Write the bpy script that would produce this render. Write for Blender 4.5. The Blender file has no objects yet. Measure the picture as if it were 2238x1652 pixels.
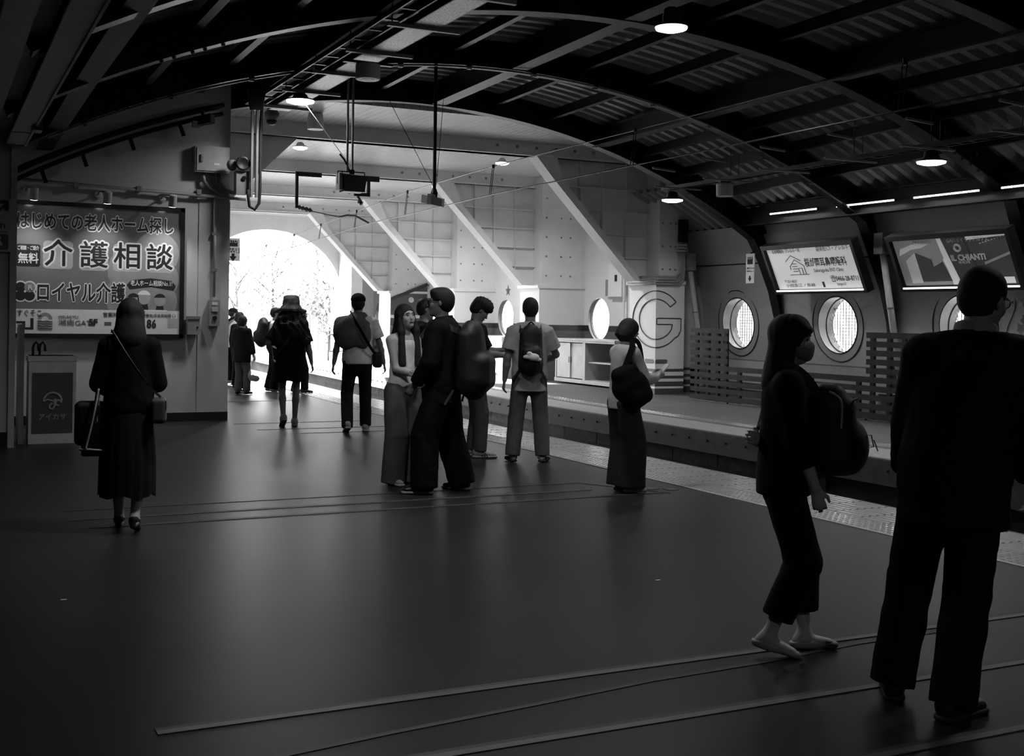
import bpy, math, random
import numpy as np
from mathutils import Vector, Matrix, Euler
random.seed(7); rng = np.random.default_rng(7)
SC = bpy.context.scene; COL = SC.collection
# ---------------------------------------------------------------- camera, sky, sun, exposure
TH = math.atan(1269/2600); RHO = math.radians(.8)
cam = bpy.data.cameras.new('camera'); cam.lens = 41.82; cam.sensor_width = 36; cam.shift_y = -133/2238; cam.clip_start = .05
camo = bpy.data.objects.new('camera', cam); COL.objects.link(camo); SC.camera = camo
_r0 = Vector((math.cos(TH), -math.sin(TH), 0)); _F = Vector((math.sin(TH), math.cos(TH), 0)); _Z = Vector((0, 0, 1))
_R = math.cos(RHO)*_r0 + math.sin(RHO)*_Z; _U = -math.sin(RHO)*_r0 + math.cos(RHO)*_Z
_m = Matrix((_R, _U, -_F)).transposed().to_4x4(); _m.translation = (0, 0, 1.5); camo.matrix_world = _m
w = bpy.data.worlds.new('sky'); SC.world = w; w.use_nodes = True
w.node_tree.nodes['Background'].inputs[0].default_value = (1, 1, 1, 1)
w.node_tree.nodes['Background'].inputs[1].default_value = 17.0
sun = bpy.data.lights.new('sun', 'SUN'); sun.energy = 145; sun.angle = math.radians(.6)
suno = bpy.data.objects.new('sun', sun); COL.objects.link(suno)
suno.rotation_euler = Vector((.12, -1, -.26)).to_track_quat('-Z', 'Y').to_euler()
SC.view_settings.view_transform = 'Standard'; SC.view_settings.look = 'None'
SC.view_settings.exposure = 0; SC.view_settings.gamma = 1; SC.view_settings.use_curve_mapping = False
SC.cycles.use_denoising = True; SC.cycles.max_bounces = 7; SC.cycles.diffuse_bounces = 4; SC.cycles.glossy_bounces = 3
SC.cycles.transmission_bounces = 4; SC.cycles.transparent_max_bounces = 6; SC.cycles.sample_clamp_indirect = 4
SC.cycles.caustics_reflective = False; SC.cycles.caustics_refractive = False
def portal(loc, rot, sx, sy):        # tells the renderer where the sky shines in
    l = bpy.data.lights.new('sky_portal', 'AREA'); l.shape = 'RECTANGLE'; l.size = sx; l.size_y = sy; l.cycles.is_portal = True
    o = bpy.data.objects.new('sky_portal', l); COL.objects.link(o); o.location = loc; o.rotation_euler = rot
portal((10.45, 40.7, 2.2), (math.pi/2, 0, 0), 5.2, 4.4)
portal((5.7, 40.7, 2.2), (math.pi/2, 0, 0), 3.8, 4.4)
for _y in (24.4, 29.5, 34.6): portal((14.75, _y, 1.48), (0, math.pi/2, 0), 1, 1)
for _y in (19.4, 16.5, 13.6): portal((15.1, _y, 1.44), (0, math.pi/2, 0), 1, 1)
# ---------------------------------------------------------------- helpers
def tag(o, label=None, cat=None, group=None, kind=None):
    if label: o['label'] = label
    if cat: o['category'] = cat
    if group: o['group'] = group
    if kind: o['kind'] = kind
    return o
def empty(name, loc=(0, 0, 0), rz=0, label=None, cat=None, group=None, kind=None):
    o = bpy.data.objects.new(name, None); COL.objects.link(o); o.location = loc; o.rotation_euler = (0, 0, rz); o.empty_display_size = .1
    return tag(o, label, cat, group, kind)
MATS = {}
def mat(name, g, rough=.6, metal=0., noise=.12, scale=6., bump=0., emit=0., spec=.5, alpha=1., trans=0.):
    if name in MATS: return MATS[name]
    m = bpy.data.materials.new(name); m.use_nodes = True; nt = m.node_tree; b = nt.nodes['Principled BSDF']
    b.inputs['Roughness'].default_value = rough; b.inputs['Metallic'].default_value = metal; b.inputs['Specular IOR Level'].default_value = spec
    tc = nt.nodes.new('ShaderNodeTexCoord'); n = nt.nodes.new('ShaderNodeTexNoise'); n.inputs['Scale'].default_value = scale; n.inputs['Detail'].default_value = 4
    nt.links.new(tc.outputs['Object'], n.inputs['Vector'])
    r = nt.nodes.new('ShaderNodeValToRGB'); a, c = max(0, g*(1-noise)), min(1, g*(1+noise))
    r.color_ramp.elements[0].position = .3; r.color_ramp.elements[0].color = (a, a, a, 1); r.color_ramp.elements[1].position = .7; r.color_ramp.elements[1].color = (c, c, c, 1)
    nt.links.new(n.outputs['Fac'], r.inputs['Fac']); nt.links.new(r.outputs['Color'], b.inputs['Base Color'])
    if bump:
        bp = nt.nodes.new('ShaderNodeBump'); bp.inputs['Strength'].default_value = bump; bp.inputs['Distance'].default_value = .01
        nt.links.new(n.outputs['Fac'], bp.inputs['Height']); nt.links.new(bp.outputs['Normal'], b.inputs['Normal'])
    if emit:
        nt.links.new(r.outputs['Color'], b.inputs['Emission Color']); b.inputs['Emission Strength'].default_value = emit
    if trans: b.inputs['Transmission Weight'].default_value = trans
    if alpha < 1: b.inputs['Alpha'].default_value = alpha
    MATS[name] = m; return m
def bands(name, steps, rough=.5):      # paint in level bands: steps = [(z, grey), ...] from the floor up
    m = bpy.data.materials.new(name); m.use_nodes = True; nt = m.node_tree; b = nt.nodes['Principled BSDF']; b.inputs['Roughness'].default_value = rough
    ge = nt.nodes.new('ShaderNodeNewGeometry'); sp = nt.nodes.new('ShaderNodeSeparateXYZ'); nt.links.new(ge.outputs['Position'], sp.inputs[0])
    mr = nt.nodes.new('ShaderNodeMapRange'); mr.inputs['From Max'].default_value = 5; nt.links.new(sp.outputs['Z'], mr.inputs['Value'])
    r = nt.nodes.new('ShaderNodeValToRGB'); r.color_ramp.interpolation = 'CONSTANT'; el = r.color_ramp.elements
    for i, (z, g) in enumerate(steps):
        e = el[0] if i == 0 else el.new(z/5)
        e.position = z/5; e.color = (g, g, g, 1)
    while len(el) > len(steps): el.remove(el[-1])
    nt.links.new(mr.outputs[0], r.inputs['Fac']); nt.links.new(r.outputs['Color'], b.inputs['Base Color']); MATS[name] = m; return m
def boards(name, g, pitch, rough=.3):  # close-set ceiling boards running along y, with dark open joints
    m = mat(name, g, rough, noise=.05, scale=2); nt = m.node_tree; b = nt.nodes['Principled BSDF']
    tc = nt.nodes.new('ShaderNodeTexCoord'); wv = nt.nodes.new('ShaderNodeTexWave'); wv.wave_profile = 'SAW'; wv.inputs['Scale'].default_value = .314/pitch
    nt.links.new(tc.outputs['Object'], wv.inputs['Vector']); r = nt.nodes.new('ShaderNodeValToRGB'); r.color_ramp.elements[0].color = (.25, .25, .25, 1); r.color_ramp.elements[0].position = .03; r.color_ramp.elements[1].position = .1
    nt.links.new(wv.outputs['Fac'], r.inputs['Fac']); bp = nt.nodes.new('ShaderNodeBump'); bp.inputs['Distance'].default_value = .01; bp.inputs['Strength'].default_value = .8
    nt.links.new(r.outputs['Color'], bp.inputs['Height']); nt.links.new(bp.outputs['Normal'], b.inputs['Normal'])
    mx = nt.nodes.new('ShaderNodeMixRGB'); mx.blend_type = 'MULTIPLY'; mx.inputs[0].default_value = 1; src = b.inputs['Base Color'].links[0].from_socket
    nt.links.new(src, mx.inputs[1]); nt.links.new(r.outputs['Color'], mx.inputs[2]); nt.links.new(mx.outputs[0], b.inputs['Base Color']); return m
V3 = lambda *a: Vector(a)
class MB:
    def __init__(s): s.v = []; s.f = []
    def add(s, vs, fs):
        n = len(s.v); s.v += [tuple(p) for p in vs]; s.f += [tuple(i+n for i in f) for f in fs]; return s
    def box(s, x0, x1, y0, y1, z0, z1):
        return s.add([(x0, y0, z0), (x1, y0, z0), (x1, y1, z0), (x0, y1, z0), (x0, y0, z1), (x1, y0, z1), (x1, y1, z1), (x0, y1, z1)],
                     [(0, 3, 2, 1), (4, 5, 6, 7), (0, 1, 5, 4), (1, 2, 6, 5), (2, 3, 7, 6), (3, 0, 4, 7)])
    def obox(s, c, ex, ey, ez):
        c, ex, ey, ez = map(Vector, (c, ex, ey, ez)); q = [c+a*ex+b*ey+d*ez for d in (-1, 1) for a, b in ((-1, -1), (1, -1), (1, 1), (-1, 1))]
        return s.add(q, [(0, 3, 2, 1), (4, 5, 6, 7), (0, 1, 5, 4), (1, 2, 6, 5), (2, 3, 7, 6), (3, 0, 4, 7)])
    def bar(s, a, b, w, h, up=(0, 0, 1)):
        a, b = Vector(a), Vector(b); d = (b-a); L = d.length; d.normalize(); sd = d.cross(Vector(up))
        if sd.length < 1e-4: sd = d.cross(Vector((1, 0, 0)))
        sd.normalize(); u = sd.cross(d); return s.obox((a+b)/2, d*L/2, sd*w/2, u*h/2)
    def tube(s, pts, r, n=8, radii=None, caps=True, loop=False):
        pts = [Vector(p) for p in pts]; N = len(pts); base = len(s.v); pn = None
        for i, p in enumerate(pts):
            if loop: d = pts[(i+1) % N]-pts[i-1]
            else: d = pts[min(i+1, N-1)]-pts[max(i-1, 0)]
            d.normalize()
            if pn is None: pn = d.orthogonal().normalized()
            pn = (pn-d*pn.dot(d)); pn = pn.normalized() if pn.length > 1e-6 else d.orthogonal().normalized()
            bn = d.cross(pn); rr = radii[i] if radii else r
            for k in range(n):
                t = 2*math.pi*k/n; s.v.append(tuple(p+(pn*math.cos(t)+bn*math.sin(t))*rr))
        for i in range(N if loop else N-1):
            j = (i+1) % N
            for k in range(n):
                l = (k+1) % n; s.f.append((base+i*n+k, base+i*n+l, base+j*n+l, base+j*n+k))
        if caps and not loop:
            s.f.append(tuple(base+k for k in reversed(range(n)))); s.f.append(tuple(base+(N-1)*n+k for k in range(n)))
        return s
    def lathe(s, prof, n=20, c=(0, 0, 0), ax=(0, 0, 1)):
        ax = Vector(ax).normalized(); a = ax.orthogonal().normalized(); b = ax.cross(a); c = Vector(c); base = len(s.v); m = len(prof)
        for r, z in prof:
            for k in range(n):
                t = 2*math.pi*k/n; s.v.append(tuple(c+ax*z+(a*math.cos(t)+b*math.sin(t))*r))
        for i in range(m-1):
            for k in range(n):
                l = (k+1) % n; s.f.append((base+i*n+k, base+i*n+l, base+(i+1)*n+l, base+(i+1)*n+k))
        s.f.append(tuple(base+k for k in reversed(range(n)))); s.f.append(tuple(base+(m-1)*n+k for k in range(n))); return s
    def prism(s, poly, vec):
        poly = [Vector(p) for p in poly]; vec = Vector(vec); n = len(poly); b = len(s.v)
        s.v += [tuple(p) for p in poly]+[tuple(p+vec) for p in poly]
        s.f.append(tuple(b+i for i in range(n))); s.f.append(tuple(b+n+i for i in reversed(range(n))))
        for i in range(n): j = (i+1) % n; s.f.append((b+i, b+n+i, b+n+j, b+j))
        return s
    def sweep(s, path, nrm, y0, y1, o0, o1):     # a box section carried along a path in the xz plane
        b = len(s.v); N = len(path)
        for (x, z), (a, c) in zip(path, nrm):
            for y, o in ((y0, o0), (y1, o0), (y1, o1), (y0, o1)): s.v.append((x+a*o, y, z+c*o))
        for i in range(N-1):
            for k in range(4): l = (k+1) % 4; s.f.append((b+4*i+k, b+4*i+l, b+4*i+4+l, b+4*i+4+k))
        s.f += [(b+3, b+2, b+1, b), tuple(b+4*(N-1)+k for k in range(4))]; return s
    def build(s, name, m, parent=None, smooth=False, loc=None):
        me = bpy.data.meshes.new(name); me.from_pydata(s.v, [], s.f); me.validate(); me.update()
        import bmesh
        bm = bmesh.new(); bm.from_mesh(me); bmesh.ops.recalc_face_normals(bm, faces=bm.faces); bm.to_mesh(me); bm.free()
        if smooth: me.shade_smooth()
        o = bpy.data.objects.new(name, me); COL.objects.link(o)
        if m: me.materials.append(m)
        if parent: o.parent = parent
        if loc: o.location = loc
        return o
def inst(o, parent, loc, rot=None):
    c = o.copy(); COL.objects.link(c); c.parent = parent; c.location = loc
    if rot is not None: c.rotation_euler = rot
    return c
def text(body, size, loc, ex, ey, m, parent, name='lettering', align='LEFT', off=0., depth=.0015, sx=1.):
    cu = bpy.data.curves.new(name, 'FONT'); cu.body = body; cu.size = size; cu.align_x = align; cu.align_y = 'CENTER'; cu.extrude = depth; cu.offset = off if off <= .0045 else 0; cu.resolution_u = 2
    t = bpy.data.objects.new(name, cu); COL.objects.link(t)
    me = bpy.data.meshes.new_from_object(t.evaluated_get(bpy.context.evaluated_depsgraph_get())); bpy.data.objects.remove(t); bpy.data.curves.remove(cu)
    ex, ey = Vector(ex).normalized(), Vector(ey).normalized(); M = Matrix((ex*sx, ey, ex.cross(ey))).transposed().to_4x4(); M.translation = Vector(loc)
    if off > .0045:       # heavy strokes: shifted copies laid over each other
        n_ = len(me.vertices); co = np.empty(n_*3); me.vertices.foreach_get('co', co); co = co.reshape(-1, 3); fs = [tuple(p.vertices) for p in me.polygons]; V_, F_ = [], []
        for k in range(8): V_ += (co+np.array([off*math.cos(k*.7854), off*math.sin(k*.7854), k*4e-5])).tolist(); F_ += [tuple(q+k*n_ for q in f) for f in fs]
        bpy.data.meshes.remove(me); me = bpy.data.meshes.new(name); me.from_pydata(V_, [], F_); me.update()
    me.transform(M); me.materials.clear(); me.materials.append(m); o = bpy.data.objects.new(name, me); COL.objects.link(o)
    if parent: o.parent = parent; o.matrix_parent_inverse = Matrix()
    return o
def circ(c, r, n=24, ex=(1, 0, 0), ey=(0, 0, 1), a0=0, a1=2*math.pi, rx=None):
    ex, ey, c = Vector(ex), Vector(ey), Vector(c); rx = rx or r; full = abs(a1-a0-2*math.pi) < 1e-6
    return [c+ex*rx*math.cos(a0+(a1-a0)*i/(n if full else n-1))+ey*r*math.sin(a0+(a1-a0)*i/(n if full else n-1)) for i in range(n)]
def rrect(cx, cz, w, h, r, n=5):
    out = []
    for sx, sz, a in ((1, 1, 0), (-1, 1, 90), (-1, -1, 180), (1, -1, 270)):
        for i in range(n): t = math.radians(a+90*i/(n-1)); out.append((cx+sx*(w/2-r)+r*math.cos(t), cz+sz*(h/2-r)+r*math.sin(t)))
    return out
# materials
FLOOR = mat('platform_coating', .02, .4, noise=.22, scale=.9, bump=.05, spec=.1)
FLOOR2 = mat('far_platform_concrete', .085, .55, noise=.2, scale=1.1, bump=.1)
STEEL = mat('dark_painted_steel', .005, .42, noise=.3, scale=3, spec=.18)
SHEET = mat('corrugated_roof_sheet', .27, .55, noise=.15, scale=2)
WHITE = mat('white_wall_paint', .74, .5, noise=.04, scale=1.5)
WSTEEL = mat('white_steel_paint', .76, .38, noise=.05, scale=2)
PLASTER = mat('off_white_plaster', .52, .6, noise=.07, scale=1.2)
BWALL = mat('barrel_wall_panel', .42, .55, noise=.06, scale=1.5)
BLACK = mat('black_paint', .008, .45)
RUBBER = mat('black_rubber', .012, .7)
GALV = mat('galvanised_metal', .35, .35, metal=.6, noise=.25, scale=30)
GREY = mat('grey_metal', .22, .45, noise=.1)
LIGHTG = mat('pale_grey_plastic', .5, .45)
TILE = mat('tactile_tile', .34, .2, noise=.1, scale=5)
GLASS = mat('window_glass', .9, .05, trans=1., noise=0)
INK = mat('dark_ink', .012, .6); PAPER = mat('print_white', .72, .5); INKG = mat('grey_ink', .12, .5)
DADO = bands('dado_paint', [(0, .13), (1.19, .03), (1.31, .76)])
STRIPE = bands('striped_paint', [(0, .07), (.1, .82), (.155, .07), (.237, .82), (.296, .07), (.364, .82), (.433, .07), (.5, .82)])
STRIPE2 = bands('striped_wall_paint', [(0, .07), (.1, .6), (.155, .07), (.237, .6), (.296, .07), (.364, .6), (.433, .07), (.5, .6)])
BOARDS = boards('white_ceiling_boards', .78, .14)
# ---------------------------------------------------------------- geometry of the place
near_x = lambda y: 7.05+.045*max(0, y-17)
opp_x = lambda y: 9.4+.055*max(0, y-18)
trk_x = lambda y: 8.2+.05*max(0, y-17.5)
YS = [-8, 0, 6, 12, 16, 17, 18, 20, 22, 24, 27, 30, 34, 38, 42, 48, 56]
def strip(name, xa, xb, z0, z1, m, parent=None, y0=-8, y1=56):
    ys = [y for y in YS if y0 < y < y1]; ys = [y0]+ys+[y1]; b = MB(); n = len(ys)
    for y in ys: A, B = (xa(y) if callable(xa) else xa), (xb(y) if callable(xb) else xb); b.v += [(A, y, z0), (B, y, z0), (B, y, z1), (A, y, z1)]
    for i in range(n-1):
        for k in range(4): l = (k+1) % 4; b.f.append((4*i+k, 4*i+l, 4*i+4+l, 4*i+4+k))
    b.f += [(3, 2, 1, 0), tuple(4*(n-1)+k for k in range(4))]
    return b.build(name, m, parent)
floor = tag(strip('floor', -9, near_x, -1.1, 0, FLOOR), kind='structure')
floor2 = tag(strip('floor_far_platform', opp_x, 14.9, -.28, 0, FLOOR2), kind='structure')
tag(strip('floor_track_bed', lambda y: near_x(y)-.1, lambda y: opp_x(y)+1, -1.3, -1.05, mat('ballast', .03, .9, noise=.6, scale=14, bump=.6)), kind='structure')
# recessed face under the far platform: planks with posts
b = strip('wall_platform_edge', lambda y: opp_x(y)+.35, lambda y: opp_x(y)+.6, -1.06, -.28, mat('platform_side', .05, .8, noise=.5, scale=3), None); tag(b, kind='structure')
for i in range(22):
    y = 11.2+i*1.1
    o = MB().bar((opp_x(y)+.33, y, -.42), (opp_x(y+1.08)+.33, y+1.08, -.42), .06, .2).build('edge_plank', mat('edge_timber', .07, .75, noise=.4, scale=8), b)
strip('edge_dark_strip', lambda y: opp_x(y)-.012, lambda y: opp_x(y)-.001, -.285, -.012, mat('edge_dark_strip', .035, .7, noise=.4, scale=6), floor2)  # dark strip added so the slab's side face is darker than its top
edge_bolts = MB()
for i in range(70):
    y = 9+i*.42; edge_bolts.lathe([(.016, 0), (.016, .012), (.006, .02)], 6, (opp_x(y)-.012, y, -.12), (-1, 0, 0))
tag(edge_bolts.build('edge_bolts', STEEL, floor2), kind='stuff')
for s in (-.55, .55):
    MBr = MB(); pts = [(trk_x(y)+s, y, -.98) for y in YS]
    for a_, b_ in zip(pts, pts[1:]): MBr.bar(a_, b_, .065, .14)
    tag(MBr.build('rail', mat('rail_steel', .12, .35, metal=.7)), 'steel rail of the sunken track, '+('nearer the waiting people' if s < 0 else 'nearer the far platform'), 'rail', 'rails of the track')
# tactile tiles, each a piece of the floor
def tactile(name, dome):
    b = MB().box(-.147, .147, -.147, .147, 0, .006)
    if dome:
        for i in range(5):
            for j in range(5): b.lathe([(.017, .006), (.012, .011)], 6, (-.12+.06*i, -.12+.06*j, 0))
    else:
        for i in range(4): x = -.111+.074*i; b.prism([(x-.018, -.14, .006), (x-.011, -.14, .011), (x+.011, -.14, .011), (x+.018, -.14, .006)], (0, .28, 0))
    return b.build(name, TILE)
dome, ribt = tactile('warning_tile', True), tactile('ribbed_edge_tile', False)
k = 0
for i in range(70):
    y = 4.6+.3*i+.15; x0 = near_x(y)-.95; sl = 0 if y < 17 else -.045
    for j, src in ((0, dome), (1, ribt), (2, ribt)):
        if k < 2 and src.parent is None:
            o = src; o.parent = floor; o.location = (x0+.15+.3*j, y, 0)
            if src is ribt: k = 2
        else: o = inst(src, floor, (x0+.15+.3*j, y, 0))
        o.rotation_euler = (0, 0, sl)
tag(strip('edge_line', lambda y: near_x(y)-.975, lambda y: near_x(y)-.952, 0, .006, LIGHTG, floor, 4, 40))
dome2 = inst(dome, floor2, (0, 0, 0)); first = True
for i in range(46):
    y = 10+.6*i
    o = dome2 if i == 0 else inst(dome, floor2, (0, 0, 0))
    o.location = (opp_x(y)+1.05, y, 0); o.rotation_euler = (0, 0, 0 if y < 18 else -.055); o.scale = (1, 2, .7)
tag(strip('edge_line', lambda y: opp_x(y)+.05, lambda y: opp_x(y)+.75, 0, .004, mat('edge_concrete', .3, .6, noise=.2, scale=20), floor2, 9, 50))
# joint strips across the platform floor
JL = mat('joint_strip_pale', .075, .5); JD = mat('joint_groove_dark', .02, .6)
def joint(x0, x1, y, w=.035, m=JL, dx=0): MB().box(x0, x1, y-w/2, y+w/2, 0, .004).build('joint_strip', m, floor)
for x0, x1, y in ((.74, 5.9, 4.35), (1.3, 5.95, 3.74), (2.6, 5.95, 3.13), (.9, 5.2, 9.02), (1.0, 5.7, 8.66), (3.7, 5.6, 16.1), (3.8, 5.95, 15.2), (4.2, 5.9, 14.6), (3.9, 5.7, 20.2)):
    joint(x0, x1, y, .04 if y < 5 else .02); MB().box(x0, x1, y+.022, y+.05, 0, .003).build('joint_groove', JD, floor)
b = MB(); crk = [(.9, 3.93), (1.5, 4.02), (2.1, 4.09), (2.7, 4.17), (3.3, 4.2), (3.9, 4.27), (4.6, 4.28)]
for (x0, y0), (x1, y1) in zip(crk, crk[1:]): b.bar((x0, y0, .001), (x1, y1, .001), .03, .004)
b.build('floor_crack', JD, floor)
for x0, y0, x1, y1 in ((5.3, 9.45, 5.75, 8.62), (.9, 9.45, 5.3, 9.45)): MB().bar((x0, y0, .001), (x1, y1, .001), .018, .004).build('joint_groove', JD, floor)
for i in range(3): MB().box(5.55+i*.14, 5.65+i*.14, 8.95-i*.1, 9.07-i*.1, 0, .004).build('floor_marker', JL, floor)
# ---------------------------------------------------------------- barrel roof: arch ribs, beams, purlins, sheets
ceil = empty('ceiling', kind='structure')
RIBS = [18.05, 15.1, 12.1, 9.1, 6.1, 3.1, .1, -2.9, -5.9]
def prof(y):
    t = min(1, max(0, (18-y)/6)); return 7.03+.11*t, -7.83-.64*t, 12.76+.71*t
def arcz(x, y, off=0): c = prof(y); return c[1]+math.sqrt((c[2]+off)**2-(x-c[0])**2)
for i, Y in enumerate(RIBS):
    cx_, cz_, R_ = prof(Y); path = []; nrm = []
    for k in range(40):
        x = .62+(13.75-.62)*k/39; z = arcz(x, Y); path.append((x, z)); nrm.append(((x-cx_)/R_, (z-cz_)/R_))
    for x, z in ((14.0, 2.62), (14.26, 2.05), (14.42, 1.5), (14.5, .9), (14.55, 0)): path.append((x, z)); nrm.append((.93, .36))
    b = MB(); b.sweep(path, nrm, Y-.11, Y+.11, 0, .022); b.sweep(path, nrm, Y-.012, Y+.012, .02, .34); b.sweep(path[:41], nrm[:41], Y-.11, Y+.11, .33, .352)
    rb = b.build('arch_rib', STEEL, ceil)
    bb = MB()
    for xx in (2.0, 2.12, 2.3, 2.42, 2.6, 12.3, 12.45, 12.6, 12.75, 12.9, 13.05):      # splice plates with bolts
        z = arcz(xx, Y, .1); bb.lathe([(.022, 0), (.022, .02), (.012, .035)], 6, (xx, Y-.02, z), (0, -1, 0)); bb.lathe([(.022, 0), (.022, .02), (.012, .035)], 6, (xx, Y-.02, arcz(xx, Y, .2)), (0, -1, 0))
        bb.lathe([(.02, 0), (.02, .02), (.01, .03)], 6, (xx, Y-.07, arcz(xx, Y, 0)), (0, 0, -1))
    tag(bb.build('splice_bolts', mat('bolt_steel', .08, .35, metal=.5), rb), kind='stuff')
for x, d, wd in ((1.3, .3, .2), (4.3, .32, .2), (7.37, .32, .24), (10.43, .32, .22), (13.55, .36, .2)):      # main beams between the ribs
    for ya, yb in list(zip(RIBS[1:], RIBS)):
        za, zb = arcz(x, ya, .03)-.02, arcz(x, yb, .03)-.02
        if x > 13: za = zb = 3.24
        b = MB(); b.bar((x, ya, za+.01), (x, yb, zb+.01), wd, .02); b.bar((x, ya, za+d/2), (x, yb, zb+d/2), .014, d); b.bar((x, ya, za+d), (x, yb, zb+d), wd, .02); b.build('roof_beam', STEEL, ceil)
for x in (2.3, 3.3, 5.3, 6.35, 8.4, 9.42, 11.3, 12.1, 12.85):
    for ya, yb in list(zip(RIBS[1:], RIBS)):
        za, zb = arcz(x, ya, .24), arcz(x, yb, .24)
        b = MB(); b.bar((x, ya, za), (x, yb, zb), .012, .16); b.bar((x, ya, za-.08), (x, yb, zb-.08), .09, .012); b.build('purlin', STEEL, ceil)
PIT = .272
def sheet(ya, yb, x0=.35, x1=14.3, nx=34):
    b = MB(); ys = []; n = max(1, int(round((yb-ya)/PIT)))
    for i in range(n):
        y = ya+(yb-ya)*i/n; p = (yb-ya)/n; ys += [(y, 0), (y+.38*p, 0), (y+.5*p, .085), (y+.88*p, .085)]
    ys.append((yb, 0)); m = len(ys)
    for k in range(nx):
        x = x0+(x1-x0)*k/(nx-1)
        for y, o in ys: b.v.append((x, y, arcz(x, y, .36+o)))
    for k in range(nx-1):
        for j in range(m-1): b.f.append((k*m+j, k*m+j+1, (k+1)*m+j+1, (k+1)*m+j))
    return b.build('roof_sheet', SHEET, ceil)
for ya, yb in list(zip(RIBS[1:], RIBS)): sheet(ya, yb)
sheet(18.05, 20.7, 12.7, 14.3, 8); sheet(-8.2, -5.9)
b = MB().box(.2, 15.3, -8.2, 20.9, 5.6, 5.7); b.build('light_block_deck', BLACK, ceil)  # unseen cover above the sheets, stretched to keep sky light out
b = MB(); ax_ = list(np.linspace(.3, 14.2, 40))
for x in ax_: z = max(3.0, arcz(x, 18.05, .3)); b.v += [(x, 18.12, z), (x, 18.12, 5.65), (x, 18.22, z), (x, 18.22, 5.65)]
for k in range(39): a, c = 4*k, 4*k+4; b.f += [(a, c, c+1, a+1), (a+2, a+3, c+3, c+2), (a, a+2, c+2, c)]
b.build('light_block_fascia', STEEL, ceil)  # plate added to shut sky light out of the slot at the roof end
tag(MB().box(-9.2, 15.3, -8.4, -8.1, -1.2, 5.7).build('wall_back', PLASTER), kind='structure')
# ---------------------------------------------------------------- left side: column wall, ceiling beams, poster wall
tag(MB().box(-9.2, -9, -8.2, 14.2, -1, 4).build('wall_left', PLASTER), kind='structure')
tag(MB().box(-9.2, .36, -8.2, 14.3, 3.72, 3.9).build('ceiling_concourse', mat('concourse_ceiling', .1, .6)), kind='structure')
lb = empty('trim_1', kind='structure')
CB = mat('beam_paint', .8, .5, noise=.06)
for nm, x0, x1, z0, z1 in (('beam_flange', .705, .885, 3.3, 3.32), ('beam_flange', .36, .55, 3.3, 3.32), ('beam_web', .55, .72, 3.46, 3.5), ('beam_web', .355, .375, 3.32, 3.75), ('beam_web', .86, .885, 3.32, 3.75), ('beam_edge', .885, .905, 3.285, 3.75)):
    MB().box(x0, x1, -8, 14.06, z0, z1).build(nm, CB if nm != 'beam_edge' else GREY, lb)
MB().box(.70, .91, 14.0, 14.02, 3.28, 3.33).build('joint_cover', GREY, lb); MB().box(.86, .95, 12.4, 12.62, 3.25, 3.6).build('beam_bracket', BLACK, lb)
MB().box(.703, .907, 12.98, 12.99, 3.294, 3.3).build('beam_joint', BLACK, lb)
wl = tag(MB().box(-9, .8, 14.06, 14.4, 0, 3.75).build('wall_column', PLASTER), kind='structure')
MB().box(.76, .825, 14.03, 14.41, 0, 3.3).build('corner_guard', LIGHTG, wl)
tag(MB().box(-9, .77, 14.04, 14.06, 0, .17).build('baseboard_column', BLACK), kind='structure')
b = MB(); top = [(x, 16.75, arcz(x, 16.75, .3)) for x in np.linspace(3.74, .3, 14)]
b.prism([(.3, 16.75, 0), (3.74, 16.75, 0)]+top, (0, .3, 0)); wp = tag(b.build('wall_poster', PLASTER), kind='structure')
tag(MB().box(.3, 3.75, 16.73, 17.06, 0, .12).build('baseboard_poster', BLACK), kind='structure')
MB().box(3.32, 3.748, 16.737, 16.76, .12, 3.06).build('wall_panel', PLASTER, wp)
tag(MB().box(-1, .3, 14.3, 17.05, 0, 4).build('wall_left_return', PLASTER), kind='structure')
tag(MB().box(3.5, 3.74, 17.05, 40.4, 0, 4.9).build('wall_left_far', WHITE), kind='structure')
# ---------------------------------------------------------------- right side of the barrel: sloping wall with portholes
WPR = [(14.75, 0), (14.55, 1.0), (14.46, 2.0), (13.98, 3.25)]
wx = lambda z: float(np.interp(z, [p[1] for p in WPR], [p[0] for p in WPR]))
PORT = [19.4, 16.5, 13.6, 10.7, 7.8]; PZ, PR = 1.44, .5
wr = empty('wall_right', kind='structure')
def wall_hole(name, y0, y1, z0, z1, yc, zc, r, fx, m, parent, n=40):
    b = MB(); out = []; inn = []
    for i in range(n):
        t = 2*math.pi*i/n+math.pi/4; c, s_ = math.cos(t), math.sin(t); inn.append((yc+r*c, zc+r*s_))
        k = min((abs((y1-yc)/c) if c > 0 else abs((y0-yc)/c)) if abs(c) > 1e-6 else 9e9, (abs((z1-zc)/s_) if s_ > 0 else abs((z0-zc)/s_)) if abs(s_) > 1e-6 else 9e9)
        out.append((yc+k*c, zc+k*s_))
    for y, z in (y0, z0), (y0, z1), (y1, z0), (y1, z1):      # snap the closest outer point to each corner
        j = min(range(n), key=lambda q: (out[q][0]-y)**2+(out[q][1]-z)**2); out[j] = (y, z)
    for ring in (inn, out):
        for y, z in ring: b.v.append((fx(z), y, z))
    for i in range(n): j = (i+1) % n; b.f.append((i, j, n+j, n+i))
    return b.build(name, m, parent)
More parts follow.
